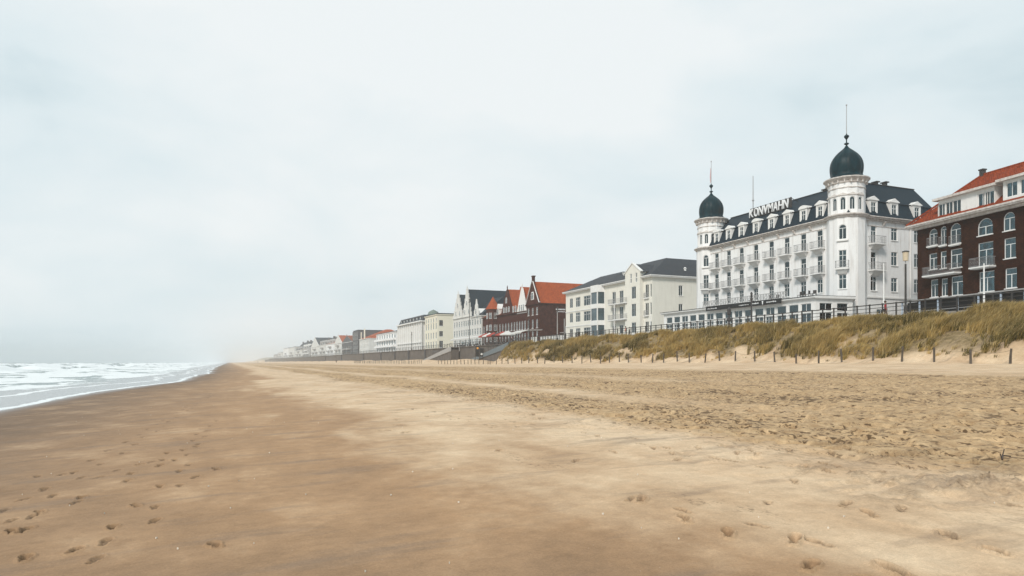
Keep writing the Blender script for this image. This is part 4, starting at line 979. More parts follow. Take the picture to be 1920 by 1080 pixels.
box_dormer(uR, uL, z0, z1, [(ub_(1770.5)+.1, z0+0.35, 1.15, 1.5, 'vert'), (ub_(1783.5)+.1, z0+0.35, 1.15, 1.5, 'vert'), (ub_(1797.5)+.05, z0+0.35, 1.15, 1.5, 'vert'), (ub_(1845), z0+0.35, 1.2, 1.5, 'vert'), (ub_(1858), z0+0.35, 1.2, 1.5, 'vert')])
u2 = ub_(1884); box_dormer(u2-7, u2, z0+0.3, z1+0.2, [(u2-1.0, z0+0.6, 1.3, 1.6, 'vert'), (u2-2.6, z0+0.6, 1.3, 1.6, 'vert'), (u2-5, z0+0.6, 1.3, 1.6, 'vert')])
um = (ub_(1742)+ub_(1803))/2; ff.balcony(um, zb_(514, 1772), abs(ub_(1742)-ub_(1803)), 1.1, BC, slabm='trim', bracket=False, railm='iron_grey')
ff.balcony(ub_(1848), zb_(500, 1848), 2.6, 1.0, BC, bracket=False, railm='iron_grey')
for p_, y_ in ((1749.7, 461), (1769, 460), (1791.6, 458)): ff.balcony(ub_(p_), zb_(y_, p_)+0.02, 1.0 if p_ < 1780 and p_ > 1760 else 1.5, 0.3, BC, bracket=False, railm='iron_grey')
# veranda under it
b = MB(); zt_ = 3.15
b.prism_yz([(0.004, zt_+0.35), (4.6, zt_-0.15), (4.6, zt_-0.02), (0.004, zt_+0.5)], -2, Lb-1.0); v1 = plate(bk_, b, 'veranda_roof', 'grey')
vp = MB().box(-0.07, 0.07, 4.3, 4.44, 0, zt_-0.16).mesh('veranda_post', M['bluegrey'])
for i in range(9): link('veranda_post', vp, bk_, (1+i*2.6, 0, 0))
b = MB(); b.box(0, Lb-2, 4.35, 4.39, 1.0, 1.08); b.box(0, Lb-2, 4.35, 4.39, 1.75, 1.80); plate(bk_, b, 'veranda_rails', 'iron_white')
b = MB(); b.box(0.2, Lb-1.2, 2.6, 2.68, 0.0, zt_-0.1); plate(bk_, b, 'veranda_glazing', 'black')

# ------------------------------------------------------------------ generic seafront building
def house(name, label, Yn, Yf, X, D, ze, rows, cols, wm, roof, rm='slate2', cat='building', sidecols=(), z0=BZ, frame='frame', glass='glass', win=(1.1, 1.7, 'cross'), zr=4.0, cornice=True, curt=0.4, gm='trim', siderows=None):
    root = empty(name, (X, Yn, z0), PI/2); tag(root, label, cat)
    Ln = Yf-Yn; fr = Face(root, 0, 0, 0); sd_ = Face(root, 0, 0, PI/2)
    if isinstance(cols, int): cols = [Ln*(i+0.5)/cols for i in range(cols)]
    ops = [(u, z, win[0], win[1] if len(r_) < 2 else r_[1], win[2], r_[2] if len(r_) > 2 else 0) for u in cols for r_ in rows for z in (r_[0],)]
    sops = [(-s, r_[0], win[0], win[1] if len(r_) < 2 else r_[1], win[2], 0) for s in sidecols for r_ in (siderows or rows)]
    w_ = MB(); fr.wall(w_, 0, Ln, 0, ze, ops); sd_.wall(w_, -D, 0, 0, ze, sops); fr.windows(ops, frame, glass, curt=curt); sd_.windows(sops, frame, glass, curt=curt)
    w_.add([(Ln, 0, 0), (Ln, -D, 0), (Ln, -D, ze), (Ln, 0, ze)], [(0, 1, 2, 3)]); w_.add([(0, -D, 0), (Ln, -D, 0), (Ln, -D, ze), (0, -D, ze)], [(0, 1, 2, 3)])
    plate(root, w_, 'wall', wm); core(root, [(0.5, -0.8), (Ln-0.5, -0.8), (Ln-0.5, -D+0.5), (0.5, -D+0.5)], 0.1, ze-0.05)
    if cornice:
        b = MB(); b.box(-0.3, Ln+0.2, -D, 0.4, ze+0.003, ze+0.25); plate(root, b, 'cornice', gm)
    z_ = ze+0.253
    r = MB()
    if roof == 'flat':
        r.box(0.3, Ln-0.3, -D+0.3, -0.3, z_, z_+0.5)
    elif roof == 'hip':
        i_ = min(D, Ln)/2*0.9; r.loft([[(-0.3, 0.4, z_), (Ln+0.3, 0.4, z_), (Ln+0.3, -D, z_), (-0.3, -D, z_)], [(i_, -i_, z_+zr), (Ln-i_, -i_, z_+zr), (Ln-i_, -D+i_, z_+zr), (i_, -D+i_, z_+zr)]])
    elif roof == 'mansard':
        r.frustum(0, Ln, -D, 0.1, z_, 1.0, Ln-1.0, -D+1, -1.2, z_+zr)
    elif roof == 'perp':      # ridge runs inland, gable faces the sea
        r.prism_xz([(-0.3, z_-0.1), (Ln+0.3, z_-0.1), (Ln/2, z_+zr)], -D, -0.25)
    elif roof == 'par':
        r.prism_yz([(0.3, z_-0.05), (-D/2, z_+zr), (-D, z_-0.05)], 0.05, Ln-0.05)
    if roof: plate(root, r, 'roof', rm)
    return root, fr, sd_

# cream seafront hotel block
YC0, YC1 = Yat(1223, 77), Yat(1061, 77)
crm = empty('cream_apartment_building', (77.0, YC0, BZ), PI/2); tag(crm, 'long cream three-storey apartment building with dark hipped roofs and a small gabled bay', 'building')
CL = YC1-YC0; CE = 12.55
cf = Face(crm, 0, 0, 0); cs = Face(crm, 0, 0, PI/2)
def uc_(px): return Yat(px, 77)-YC0
co_ = []
for px, w_, st in ((1071, 1.7, 'vert'), (1083.5, 2.4, 'triple'), (1101, 3.6, 'triple'), (1113, 1.9, 'vert')):
    co_ += [(uc_(px), 8.9, w_, 2.3, st), (uc_(px), 5.3, w_, 2.3, st), (uc_(px), 1.6, w_, 2.2, st)]
for px, w_, st in ((1151, 1.5, 'vert'), (1165, 1.6, 'vert'), (1177.5, 1.9, 'vert')):
    co_ += [(uc_(px), 8.3, w_, 2.6, st), (uc_(px), 4.9, w_, 2.6, st), (uc_(px), 1.2, w_, 2.4, st)]
for px, w_, st in ((1193.5, 1.7, 'vert'), (1213, 1.25, 'vert'), (1220.3, 0.55, 'plain')):
    co_ += [(uc_(px), 8.6, w_, 2.6, st), (uc_(px), 5.1, w_, 2.4, st), (uc_(px), 1.5, w_, 2.3, st)]
wc_ = MB(); cf.wall(wc_, 0, CL, 0, CE, [o for o in co_ if not (uc_(1205) < 0)]); cf.windows(co_, fm='trim', gm='glass', sill=False, curt=0.45)
cso = [(-(Xat(1276.5, YC0)-77), 9.0, 1.0, 2.1, 'vert'), (-(Xat(1276.5, YC0)-77), 5.3, 1.0, 2.1, 'vert')]
cs.wall(wc_, -26, 0, 0, CE, cso); cs.windows(cso, curt=0)
wc_.add([(CL, 0, 0), (CL, -26, 0), (CL, -26, CE), (CL, 0, CE)], [(0, 1, 2, 3)])
plate(crm, wc_, 'wall', 'cream'); core(crm, [(0.5, -0.8), (CL-0.5, -0.8), (CL-0.5, -25), (0.5, -25)], 0.1, CE-0.1)
b = MB(); b.box(-0.6, CL+0.4, -26, 0.7, CE+0.003, CE+0.2); b.box(-0.7, CL+0.5, -26, 0.85, CE+0.203, CE+0.36); plate(crm, b, 'cornice', 'trim')
# projecting faceted bay with corner glass
zb0 = 0
b = MB(); u0, u1 = uc_(1134), uc_(1117)
bayp = [(u0, 0.003), (u0+0.4, 1.7), (u1-0.6, 1.7), (u1, 0.003)]
for z0_, z1_ in ((0, 1.3), (3.95, 5.0), (7.7, 8.7), (11.3, CE+0.3)): b.prism_xy(bayp, z0_, z1_)
for z0_, z1_ in ((1.3, 3.95), (5.0, 7.7), (8.7, 11.3)):
    for (x_, y_) in bayp[:1]+[(u0+0.5, 1.6), (u1-0.7, 1.6), (u1-0.15, 0.2)]: b.box(x_-0.1, x_+0.1, y_-0.1 if y_ > .5 else 0.003, y_+0.1, z0_, z1_)
by_ = plate(crm, b, 'bay', 'trim')
for z0_, z1_ in ((1.3, 3.95), (5.0, 7.7), (8.7, 11.3)):
    g = MB(); g.prism_xy([(u0+0.15, 0.05), (u0+0.5, 1.55), (u1-0.7, 1.55), (u1-0.15, 0.05)], z0_+0.002, z1_-0.002); g.build('bay_glazing', M['bayglass'] if 'bayglass' in M else mat('bay_glass', (0.10, 0.14, 0.16), 0.10, c2=(0.02, 0.04, 0.05), nscale=0.4, amt=1, spec=0.8), by_)
# gabled bay
b = MB(); g0, g1 = uc_(1207), uc_(1179)
b.box(g1*0+g0, g0+0.35, 0.003, 0.9, 0, 12.9); b.box(g1-0.35, g1, 0.003, 0.9, 0, 12.9)
gb_ = Face(crm, 0, 0.9, 0); gops = [(uc_(1193.5)-.3, 8.6, 1.7, 2.5, 'vert'), (uc_(1193.5)-.3, 5.0, 1.7, 2.6, 'vert'), (uc_(1193.5)-.3, 1.5, 1.7, 2.3, 'vert'), (uc_(1188.5)-.3, 11.9, 0.7, 1.9, 'vert'), (uc_(1198.5)-.3, 11.9, 0.7, 1.9, 'vert')]
gw = MB(); gb_.wall(gw, g0, g1, 0, 14.1, gops); gb_.windows(gops, sill=False)
gw.add([(g0, 0.9, 0), (g0, -3, 0), (g0, -3, 14.1), (g0, 0.9, 14.1)], [(0, 1, 2, 3)]); gw.add([(g1, 0.9, 0), (g1, -3, 0), (g1, -3, 14.1), (g1, 0.9, 14.1)], [(0, 1, 2, 3)])
gm_ = (g0+g1)/2; gw.prism_xz([(g0, 14.1), (g1, 14.1), (g1-0.5, 14.5), (gm_+0.9, 15.2), (gm_, 15.8), (gm_-0.9, 15.2), (g0+0.5, 14.5)], 0.5, 0.9)
plate(crm, gw, 'gabled_bay', 'cream'); MB().box(g0+0.4, g1-0.4, -0.7, 0.25, 0.1, 14.4).build('interior', M['dark'], crm)
b = MB(); 
for sgn in (-1, 1): b.bar((gm_+sgn*(g1-g0+1.0)/2, 0.75, 13.9), (gm_, 0.75, 15.95), 0.6, 0.2)
plate(crm, b, 'gable_coping', 'trim')
r = MB(); r.prism_xz([(g0-0.4, 13.9), (g1+0.4, 13.9), (gm_, 15.8)], -7, 0.4); plate(crm, r, 'gable_roof', 'slate2')
r = MB(); zc_ = CE+0.365
uh = uc_(1140)
r.loft([[(-0.65, 0.8, zc_), (uh+2, 0.8, zc_), (uh+2, -26, zc_), (-0.65, -26, zc_)], [(6.0, -7.5, zc_+4.6), (uh-2, -7.5, zc_+4.6), (uh-2, -20, zc_+4.6), (6.0, -20, zc_+4.6)]])
r.loft([[(uh-2, 0.75, zc_+.005), (CL+0.4, 0.75, zc_+.005), (CL+0.4, -20, zc_+.005), (uh-2, -20, zc_+.005)], [(uh+5, -7, zc_+3.7), (CL-5, -7, zc_+3.7), (CL-5, -14, zc_+3.7), (uh+5, -14, zc_+3.7)]])
plate(crm, r, 'roof', 'slate2')
sl = MB().box(-0.4, 0.4, -0.03, 0.03, 0, 0.9).mesh('skylight', M['trim'])
for px, yy, zz0 in ((1158, -1.8, 1.35), (1170, -1.8, 1.4)):
    o = link('skylight', sl, crm, (uc_(px), yy, zc_+zz0)); o.rotation_euler = (math.radians(-35), 0, 0)
vt = MB().lathe([(0.25, 0), (0.25, 0.5), (0.4, 0.6), (0.1, 0.85)], 10).mesh('roof_vent', M['trim'])
link('roof_vent', vt, crm, (1.6, -9, zc_+1.3)); link('roof_vent', vt, crm, (1.6, -21, zc_+1.3))
for z in (8.15, 4.75): cf.balcony((uc_(1149)+uc_(1183))/2, z, uc_(1149)-uc_(1183), 1.3, BC, railm='iron_white', bracket=False)
for px, z in ((1213, 8.5), (1213, 5.0)): cf.balcony(uc_(px), z, 1.6, 0.35, BC, bracket=False)
b = MB(); 
for z in (4.3, 7.9): b.box(uc_(1109), CL, 0.004, 0.12, z, z+0.2)
plate(crm, b, 'string_course', 'trim')
b = MB(); b.bar((uc_(1161), 1.2, 0), (uc_(1161), 1.2, 8.1), 0.18); plate(crm, b, 'balcony_post', 'trim')

# red-brown brick houses with orange gabled roofs
Yr = [Yat(p, 77) for p in (1011, 987, 962, 940, 905)]
def parapet(root, Ln, ze, zr, m, y=0.06, th=0.35, steps=False, fin=True, chim=False):
    b = MB(); 
    if steps:
        pts = [(-0.1, ze)]; n_ = 6
        for i in range(n_):
            x0 = -0.1+(Ln/2)*i/n_; z0_ = ze+zr*1.05*(i+1)/n_; pts += [(x0, z0_), (x0+Ln/2/n_, z0_)]
        pts2 = [(Ln-x, z) for x, z in pts[::-1]]; b.prism_xz(pts+pts2, y-th, y)
    else: b.prism_xz([(-0.25, ze-0.3), (Ln+0.25, ze-0.3), (Ln+0.25, ze+0.25), (Ln/2+0.45, ze+zr+0.25), (Ln/2-0.45, ze+zr+0.25), (-0.25, ze+0.25)], y-th, y)
    if chim: b.box(Ln/2-0.4, Ln/2+0.4, y-0.6, y+0.05, ze+zr-0.6, ze+zr+1.4); b.box(Ln/2-0.55, Ln/2+0.55, y-0.75, y+0.15, ze+zr+1.4, ze+zr+1.65)
    elif fin: b.lathe([(0.25, ze+zr+0.2), (0.12, ze+zr+0.7), (0.2, ze+zr+0.9), (0.05, ze+zr+1.6)], 6, Ln/2, y-0.15)
    return plate(root, b, 'gable', m)
rw = [(1.3, 2.2), (4.9, 2.2), (8.5, 2.0)]
h1, f1, s1 = house('gabled_brick_house', 'red-brown brick house with a big orange tiled roof and a chimney on its sea gable', Yr[0], Yr[1], 77, 16, 11.4, [(1.5, 2.7, 2), (5.0, 2.4, 2), (8.6, 2.0)], 3, 'brick2', 'perp', 'redtile', zr=6.2, win=(1.15, 2, 'cross'), gm='brick2', curt=0.8)
Lh = Yr[1]-Yr[0]; parapet(h1, Lh, 11.6, 6.2, 'brick2', chim=True)
b = MB(); 
for sgn in (-1, 1): b.bar((Lh/2+sgn*(Lh/2+0.2), 0.0, 11.8), (Lh/2+sgn*0.4, 0.0, 17.9), 0.5, 0.14)
plate(h1, b, 'gable_coping', 'trim')
f_, g_, _, _ = win_meshes(1.5, 2.0, 'cross', 1, 'frame', 'glass', False, -0.15); wo = link('window', f_, h1, (Lh/2, 0, 12.9)); link('pane', g_, wo)
b = MB(); b.prism_xz([(Lh/2-1.0, 12.8), (Lh/2+1.0, 12.8), (Lh/2+1.0, 14.2), (Lh/2+.7, 15.0), (Lh/2-.7, 15.0), (Lh/2-1.0, 14.2)], 0.064, 0.09); plate(h1, b, 'window_surround', 'trim')
b = MB(); b.box(-0.12, -0.005, -9.5, -8.0, 0, 0.01)
sk = MB(); sk.box(-0.55, 0.55, -0.6, 0.6, 0, 0.12); o = link('skylight', sk.mesh('skylight', M['iron']), h1, (1.9, -7.6, 14.1)); o.rotation_euler = (0, math.radians(-55), 0)
b = MB(); 
for i in range(7): b.box(-0.04, -0.004, -7.8+i*0.42, -7.8+i*0.42+0.28, 9.9, 10.25)
for i in range(6): b.box(-0.04, -0.004, -7.6+i*0.42, -7.6+i*0.42+0.28, 9.35, 9.55)
plate(h1, b, 'wall_lettering', 'white_letter')
b = MB(); b.box(-2.6, -0.005, -10.5, -6.2, 3.6, 3.8); 
for y_ in (-10.4, -8.2, -6.3, -4.2): b.box(-2.6, -2.4, y_-0.1, y_+0.1, 0, 6.0 if y_ != -6.3 else 7.4)
plate(h1, b, 'side_balcony', 'grey'); b = MB(); b.box(-2.6, -2.56, -10.4, -6.3, 3.8, 4.9); plate(h1, b, 'balcony_panel', 'iron_white')
h2_, f2_, _ = house('gabled_brick_house', 'brown brick house with orange roof and narrow white-trimmed gable, second of the row', Yr[1], Yr[2], 77, 14, 9.9, [(1.5, 2.4), (5.0, 2.4)], 5, 'brick2', 'perp', 'redtile', zr=7.2, win=(1.1, 2, 'cross'), gm='brick2', curt=0.8)
parapet(h2_, 6.5, 9.9, 6.6, 'trim'); 
for u in (1.8, 3.2, 4.7, 7.6, 9.4):
    f_, g_, _, _ = win_meshes(1.0, 1.8, 'cross', 0, 'frame', 'glass', False, -0.12); wo = link('window', f_, h2_, (u, 0, 10.3)); link('pane', g_, wo)
h3, f3_, _ = house('gabled_brick_house', 'brown brick house with an orange roof and a round-cornered gable, third of the brick row', Yr[2], Yr[3], 77, 14, 9.9, [(1.5, 2.4, 2), (5.0, 2.4, 2)], 4, 'brick2', 'perp', 'redtile', zr=7.4, win=(1.2, 2, 'cross'), gm='brick2', curt=0.8)
parapet(h3, Yr[3]-Yr[2], 9.9, 7.2, 'brick2')
for u, z in ((3.0, 10.6), (5.0, 10.6), (7.0, 10.6), (5, 13.4)):
    f_, g_, _, _ = win_meshes(1.1, 1.7, 'cross', 1, 'frame', 'glass', False, -0.15); wo = link('window', f_, h3, (u, 0, z)); link('pane', g_, wo)
h4, f4_, _ = house('turreted_brick_house', 'brown brick house with a small orange-capped turret at the row\'s far end', Yr[3], Yr[4], 77, 12, 10.0, [(1.5, 2.4), (5.0, 2.4)], 7, 'brick2', 'par', 'oldtile', zr=3.5, win=(1.1, 2, 'cross'), gm='brick2', curt=0.8)
ut = Yat(925, 76.5)-Yr[3]; b = MB(); b.lathe([(2.1, 0), (2.1, 12.2)], 8, ut, 0.6, PI/8); plate(h4, b, 'turret', 'brick2')
b = MB(); b.lathe([(2.4, 12.2), (1.2, 14.2), (0.06, 16.2)], 8, ut, 0.6, PI/8); plate(h4, b, 'turret_roof', 'redtile')
for z in (2.0, 5.5, 9.2):
    for a_ in (PI/2, PI/2+PI/4, PI/2-PI/4, PI):
        f_, g_, _, _ = win_meshes(0.9, 1.8, 'cross', 0, 'frame', 'glass', False, -0.06); wo = link('window', f_, h4, (ut+math.cos(a_)*1.95, 0.6+math.sin(a_)*1.95, z), a_-PI/2); link('pane', g_, wo)
for u in (3, 7, 22):
    b = MB(); b.box(-1, 1, -3, -0.1, 10, 12.2); b.prism_xz([(-1.2, 12.2), (1.2, 12.2), (0, 13.8)], -4.5, 0.05); d_ = link('dormer', b.mesh('dormer', M['trim']), h4, (u, 0, 0)); f_, g_, _, _ = win_meshes(1.2, 1.6, 'cross', 0, 'frame', 'glass', False, -0.12); link('window_frame', f_, d_, (0, 0, 10.4)); link('pane', g_, d_, (0, 0, 10.4))

# white ornate gabled houses with a tall slate roof
Yw = [Yat(p, 77) for p in (903, 883.5, 868, 850)]
for i, (lab, zr_, bays_, hgt_) in enumerate((('white house with a slender stepped gable dormer in front of a grey slate roof', 6.5, 3, 11.0), ('ornate white house with the tallest pointed gable and a dark slate roof', 9.5, 3, 11.5), ('ornate white gabled house with pale stonework and a spike on its gable', 8.6, 3, 11.5))):
    Ln = Yw[i+1]-Yw[i]
    h_, ff_, ss_ = house('white_gabled_house', lab, Yw[i]+0.02, Yw[i+1], 77, 16, hgt_, [(1.4, 2.2), (4.9, 2.2), (8.3, 2.0)], bays_+1, 'offwhite', 'perp' if i else 'par', 'slate', zr=zr_, win=(1.5, 2, 'cross'), gm='offwhite', curt=0.9)
    if i:
        parapet(h_, Ln, hgt_, zr_, 'offwhite', steps=True)
        for j_ in range(3):
            f_, g_, _, _ = win_meshes(1.1, 1.7, 'cross', 1, 'frame', 'glass', False, -0.15); wo = link('window', f_, h_, (Ln/2+(-2.2, 2.2, 0)[j_], 0, hgt_+(1.0, 1.0, 4.0)[j_])); link('pane', g_, wo)
    else:
        b = MB(); b.prism_xz([(Ln/2-2.4, hgt_), (Ln/2+2.4, hgt_), (Ln/2+2.2, hgt_+2), (Ln/2+1.3, hgt_+2.6), (Ln/2+1.1, hgt_+4), (Ln/2+.5, hgt_+4.4), (Ln/2, hgt_+6), (Ln/2-.5, hgt_+4.4), (Ln/2-1.1, hgt_+4), (Ln/2-1.3, hgt_+2.6), (Ln/2-2.2, hgt_+2)], -0.3, 0.1); plate(h_, b, 'gable', 'offwhite')
        f_, g_, _, _ = win_meshes(1.3, 1.9, 'cross', 1, 'frame', 'glass', False, -0.15); wo = link('window', f_, h_, (Ln/2, 0, hgt_+0.9)); link('pane', g_, wo)

# cream flat-roofed block
Y0 = Yat(820, 77); 
hA, fA, sA = house('cream_block', 'tall pale yellow block with a plain side wall and a thin dark flat roof', Y0, Yat(804, 77)+6, 77, 16, 14.7, [(1.5, 2.6), (5.2, 2.6), (9.0, 2.6), (12.0, 1.6)], 5, 'yellow', 'flat', 'slate2', win=(1.6, 2, 'vert'), sidecols=(1.6,), siderows=[(1.5, 2.8), (6.0, 2.2), (10.2, 2.4)], gm='yellow')
# white bow-fronted mansion
Y0 = Yat(777, 77)-13
hB, fB, sB = house('white_mansion', 'large ornate white mansion with tall pilasters, a dark mansard roof and a green cupola', Y0, Yat(747, 77), 77, 18, 13.3, [(1.2, 2.8), (5.0, 3.0), (9.3, 2.4)], 11, 'offwhite', 'mansard', 'slate2', win=(1.5, 2, 'vert'), sidecols=(3, 6, 9, 12), zr=2.8, gm='trim', curt=0.9)
Lm = Yat(747, 77)-Y0; b = MB()
for i in range(12): u = Lm*i/11; b.box(u-0.35, u+0.35, 0.004, 0.45, 0, 13.2)
for u in (-1.5, -4.5, -7.5, -10.5): b.box(-0.4, -0.004, u-0.3, u+0.3, 0, 13.2)
plate(hB, b, 'pilasters', 'trim'); b = MB(); b.box(-0.8, Lm, 0.2, 1.1, 13.25, 13.75); b.box(-0.5, Lm, 0.004, 0.6, 4.2, 4.5); b.box(-1.1, -0.2, -18, 0.6, 13.25, 13.7); plate(hB, b, 'cornice', 'trim')
b = MB(); b.lathe([(2.6, 15.8), (2.7, 16.6), (2.1, 17.8), (0.8, 18.5), (0.1, 18.8)], 12, 3, -6); plate(hB, b, 'cupola', mat('verdigris', (0.15, 0.19, 0.165), 0.7))
for i in range(7):
    b = MB(); b.box(-0.9, 0.9, -1.5, 0, 13.6, 15.6); b.box(-1.1, 1.1, -1.6, 0.15, 15.6, 15.8); d_ = link('dormer', b.mesh('dormer', M['darkgrey']), hB, (4+i*6, -0.4, 0)); f_, g_, _, _ = win_meshes(1.2, 1.5, 'vert', 0, 'frame', 'glass', False, -0.06); link('window_frame', f_, d_, (0, 0, 13.9)); link('pane', g_, d_, (0, 0, 13.9))
# low white building with long balconies
Y0 = Yat(743, 77); hC, fC, sC = house('balcony_block', 'low white curved block with long horizontal balcony bands', Y0, Yat(706, 77), 77, 16, 10.8, [(1.0, 2.5), (4.6, 2.3), (8.0, 2.2)], 8, 'render', 'flat', 'slate2', win=(3.2, 2, 'triple'), curt=0.3)
b = MB(); Lc = Yat(706, 77)-Y0
for z in (3.5, 7.0): b.box(1, Lc, 0.004, 1.4, z, z+1.0)
plate(hC, b, 'balcony_band', 'render')
# red roofed house
Y0 = Yat(691, 77); hD, fD, sD = house('red_roofed_house', 'white-fronted house with grey side wall under a broad red tiled roof', Y0, Yat(674, 77), 77, 30, 9.9, [(1.2, 2.2), (4.3, 2.2), (7.4, 2)], 6, 'offwhite', 'hip', 'redtile', win=(1.5, 2, 'cross'), zr=6.0)
b = MB(); b.box(10, 12.5, 0.1, 0.5, 9.9, 16.2); b.box(22, 23.5, 0.1, 0.5, 9.9, 14.5); plate(hD, b, 'gable_pier', 'yellow')
hE, fE, sE = house('dark_tower_block', 'narrow dark grey block with a crenellated top beside the red roofed house', Yat(671, 77), Yat(661, 77), 77, 18, 16.0, [(1.2, 2.2), (4.3, 2.2), (7.4, 2), (10.5, 2), (13, 2)], 4, 'darkgrey', 'flat', 'slate2', win=(1.4, 2, 'vert'), cornice=False)
far_specs = [
 (660, 641, 'darkgrey', 'perp', 'oldtile', 9.5, 4.5, 'grey house with a brown tiled gable roof left of the dark tower block'),
 (641, 627, 'offwhite', 'perp', 'redtile', 10.0, 6.0, 'pale house whose orange roof rises highest in the distant row'),
 (627, 612, 'render', 'par', 'redtile', 10.5, 5.5, 'white house with a long orange-red roof in the distant row'),
 (612, 598, 'offwhite', 'par', 'slate2', 11.0, 6.0, 'white house with a steep grey slate roof in the distant row'),
 (598, 583, 'offwhite', 'perp', 'slate', 10.5, 9.0, 'white gabled house with spiky dark roof in the distant row'),
 (581, 567, 'grey', 'par', 'slate', 11.0, 8.0, 'grey house with the big dark slate roof in the far distance'),
 (566, 554, 'offwhite', 'par', 'slate', 10.0, 9.5, 'pale house under a wide dark roof in the far distance'),
 (552, 541, 'offwhite', 'flat', 'slate2', 15.0, 1.0, 'flat white apartment block in the far distance'),
 (541, 531, 'render', 'flat', 'slate2', 15.5, 1.0, 'square white apartment block beyond the others, faded by mist'),
 (529, 521, 'offwhite', 'flat', 'slate2', 11.0, 1.0, 'small pale block faded by the mist, last but one of the row'),
 (520, 513, 'grey', 'flat', 'slate2', 9.0, 1.0, 'faint grey block fading into the mist, last of the row')]
for p1, p0, wm, rf, rm, ze, zr_, lab in far_specs:
    ya, yb = Yat(p1, 77), Yat(p0, 77); nc = 5
    rws = [(1.5+3.3*i, 2.0) for i in range(int((ze-1)/3.3))]
    h_, _, _ = house('seafront_house', lab, ya, yb, 77, 18, ze, rws, nc, wm, rf, rm, win=(2.0, 2, 'cross'), zr=zr_, curt=0, sidecols=(3, 8), cat='house')
    if rf == 'perp': parapet(h_, yb-ya, ze, zr_, wm)
    Lq = yb-ya
    if rf == 'par': 
        for q in (0.2, 0.5, 0.8):
            d1 = MB().box(-1.3, 1.3, -3, 0.1, ze+0.26, ze+2.4).prism_xz([(-1.5, ze+2.4), (1.5, ze+2.4), (0, ze+4.0)], -4, 0.2).build('dormer', M['grey' if wm != 'grey' else 'offwhite'], h_, (Lq*q, 0, 0))
            f_, g_, _, _ = win_meshes(1.5, 1.5, 'cross', 0, 'frame', 'glass', False, -0.14); link('window_frame', f_, d1, (0, 0, ze+0.6)); link('pane', g_, d1, (0, 0, ze+0.6))
    for q, z in ((0.3, 4.4), (0.7, 4.4), (0.5, 7.7)):
        if z < ze-2: plate(h_, MB().box(Lq*q-Lq*0.14, Lq*q+Lq*0.14, 0.004, 1.3, z, z+1.0), 'balcony', 'grey' if wm != 'grey' else 'trim')
    if rf == 'par':
        b = MB(); 
        for q in (0.15, 0.8): b.box((yb-ya)*q, (yb-ya)*q+1.6, -9, -7, ze+zr_-1.5, ze+zr_+1.4)
        plate(h_, b, 'chimney', 'darkgrey')

# ------------------------------------------------------------------ sea wall, stairs
sw = empty('sea_wall', (60.5, 150, 0)); tag(sw, 'brown-grey concrete sea wall carrying the promenade beyond the dunes', 'wall')
b = MB(); 
seg_ = 150
b.prism_yz([(-5.0, -0.5), (1180, -0.5), (1180, 5.72), (-5.0, 5.72)], -0.25, 0.6)
plate(sw, b, 'wall_face', 'seawall')
b = MB(); b.box(-0.5, 0.75, -5.5, 1180, 5.723, 5.93); plate(sw, b, 'coping', 'seawall')
pil_ = MB().box(-0.75, -0.253, -0.5, 0.5, -0.3, 5.72).mesh('pillar', M['darkgrey'])
for p_ in (797, 766, 740, 714, 681, 640, 610): link('pillar', pil_, sw, (0, Yat(p_, 60)-150, 0))
def stairs(Ya, Yb, Xc, lab, m, ztop=5.9, wdt=2.4):
    root = empty('beach_stairs', (Xc, Ya, 0)); tag(root, lab, 'stairs')
    zb = gz(Xc-1, Yb)-0.1; n_ = 28; run = (Yb-Ya)/n_; rise = (ztop-zb)/n_
    st_ = MB().box(-wdt/2, wdt/2, 0, run*1.15, -0.12, 0).mesh('step', M['seawall'])
    for i in range(n_): link('step', st_, root, (0, run*i, ztop-rise*(i+0.5)))
    b = MB()
    for sx in (-wdt/2-0.2, wdt/2):
        b.prism_yz([(0, ztop+0.15), (Yb-Ya, zb+0.25), (Yb-Ya, zb-0.5), (0, ztop-1.2)], sx, sx+0.2)
    plate(root, b, 'side_wall', m)
    b = MB(); b.prism_yz([(0.3, ztop-0.75), (Yb-Ya, zb-0.3), (Yb-Ya, zb-0.6), (0.3, zb-0.6)], -wdt/2, wdt/2); plate(root, b, 'undercroft', 'seawall')
    b = MB()
    for sx in (-wdt/2-0.1, wdt/2+0.1):
        b.bar((sx, 0, ztop+1.05), (sx, Yb-Ya, zb+1.05), 0.06)
        for i in range(9): y_ = (Yb-Ya)*i/8; z_ = ztop+(zb-ztop)*i/8; b.bar((sx, y_, z_+0.1), (sx, y_, z_+1.05), 0.05)
    plate(root, b, 'handrail', 'iron')
stairs(Yat(962, 58.6), Yat(893, 58.6), 58.7, 'straight stairway with steel-blue side wall beside the end of the grassy dune', 'steel')
stairs(Yat(853, 58.6), Yat(800, 58.6), 58.7, 'long pale stairway descending the sea wall below the white awning', 'grey')

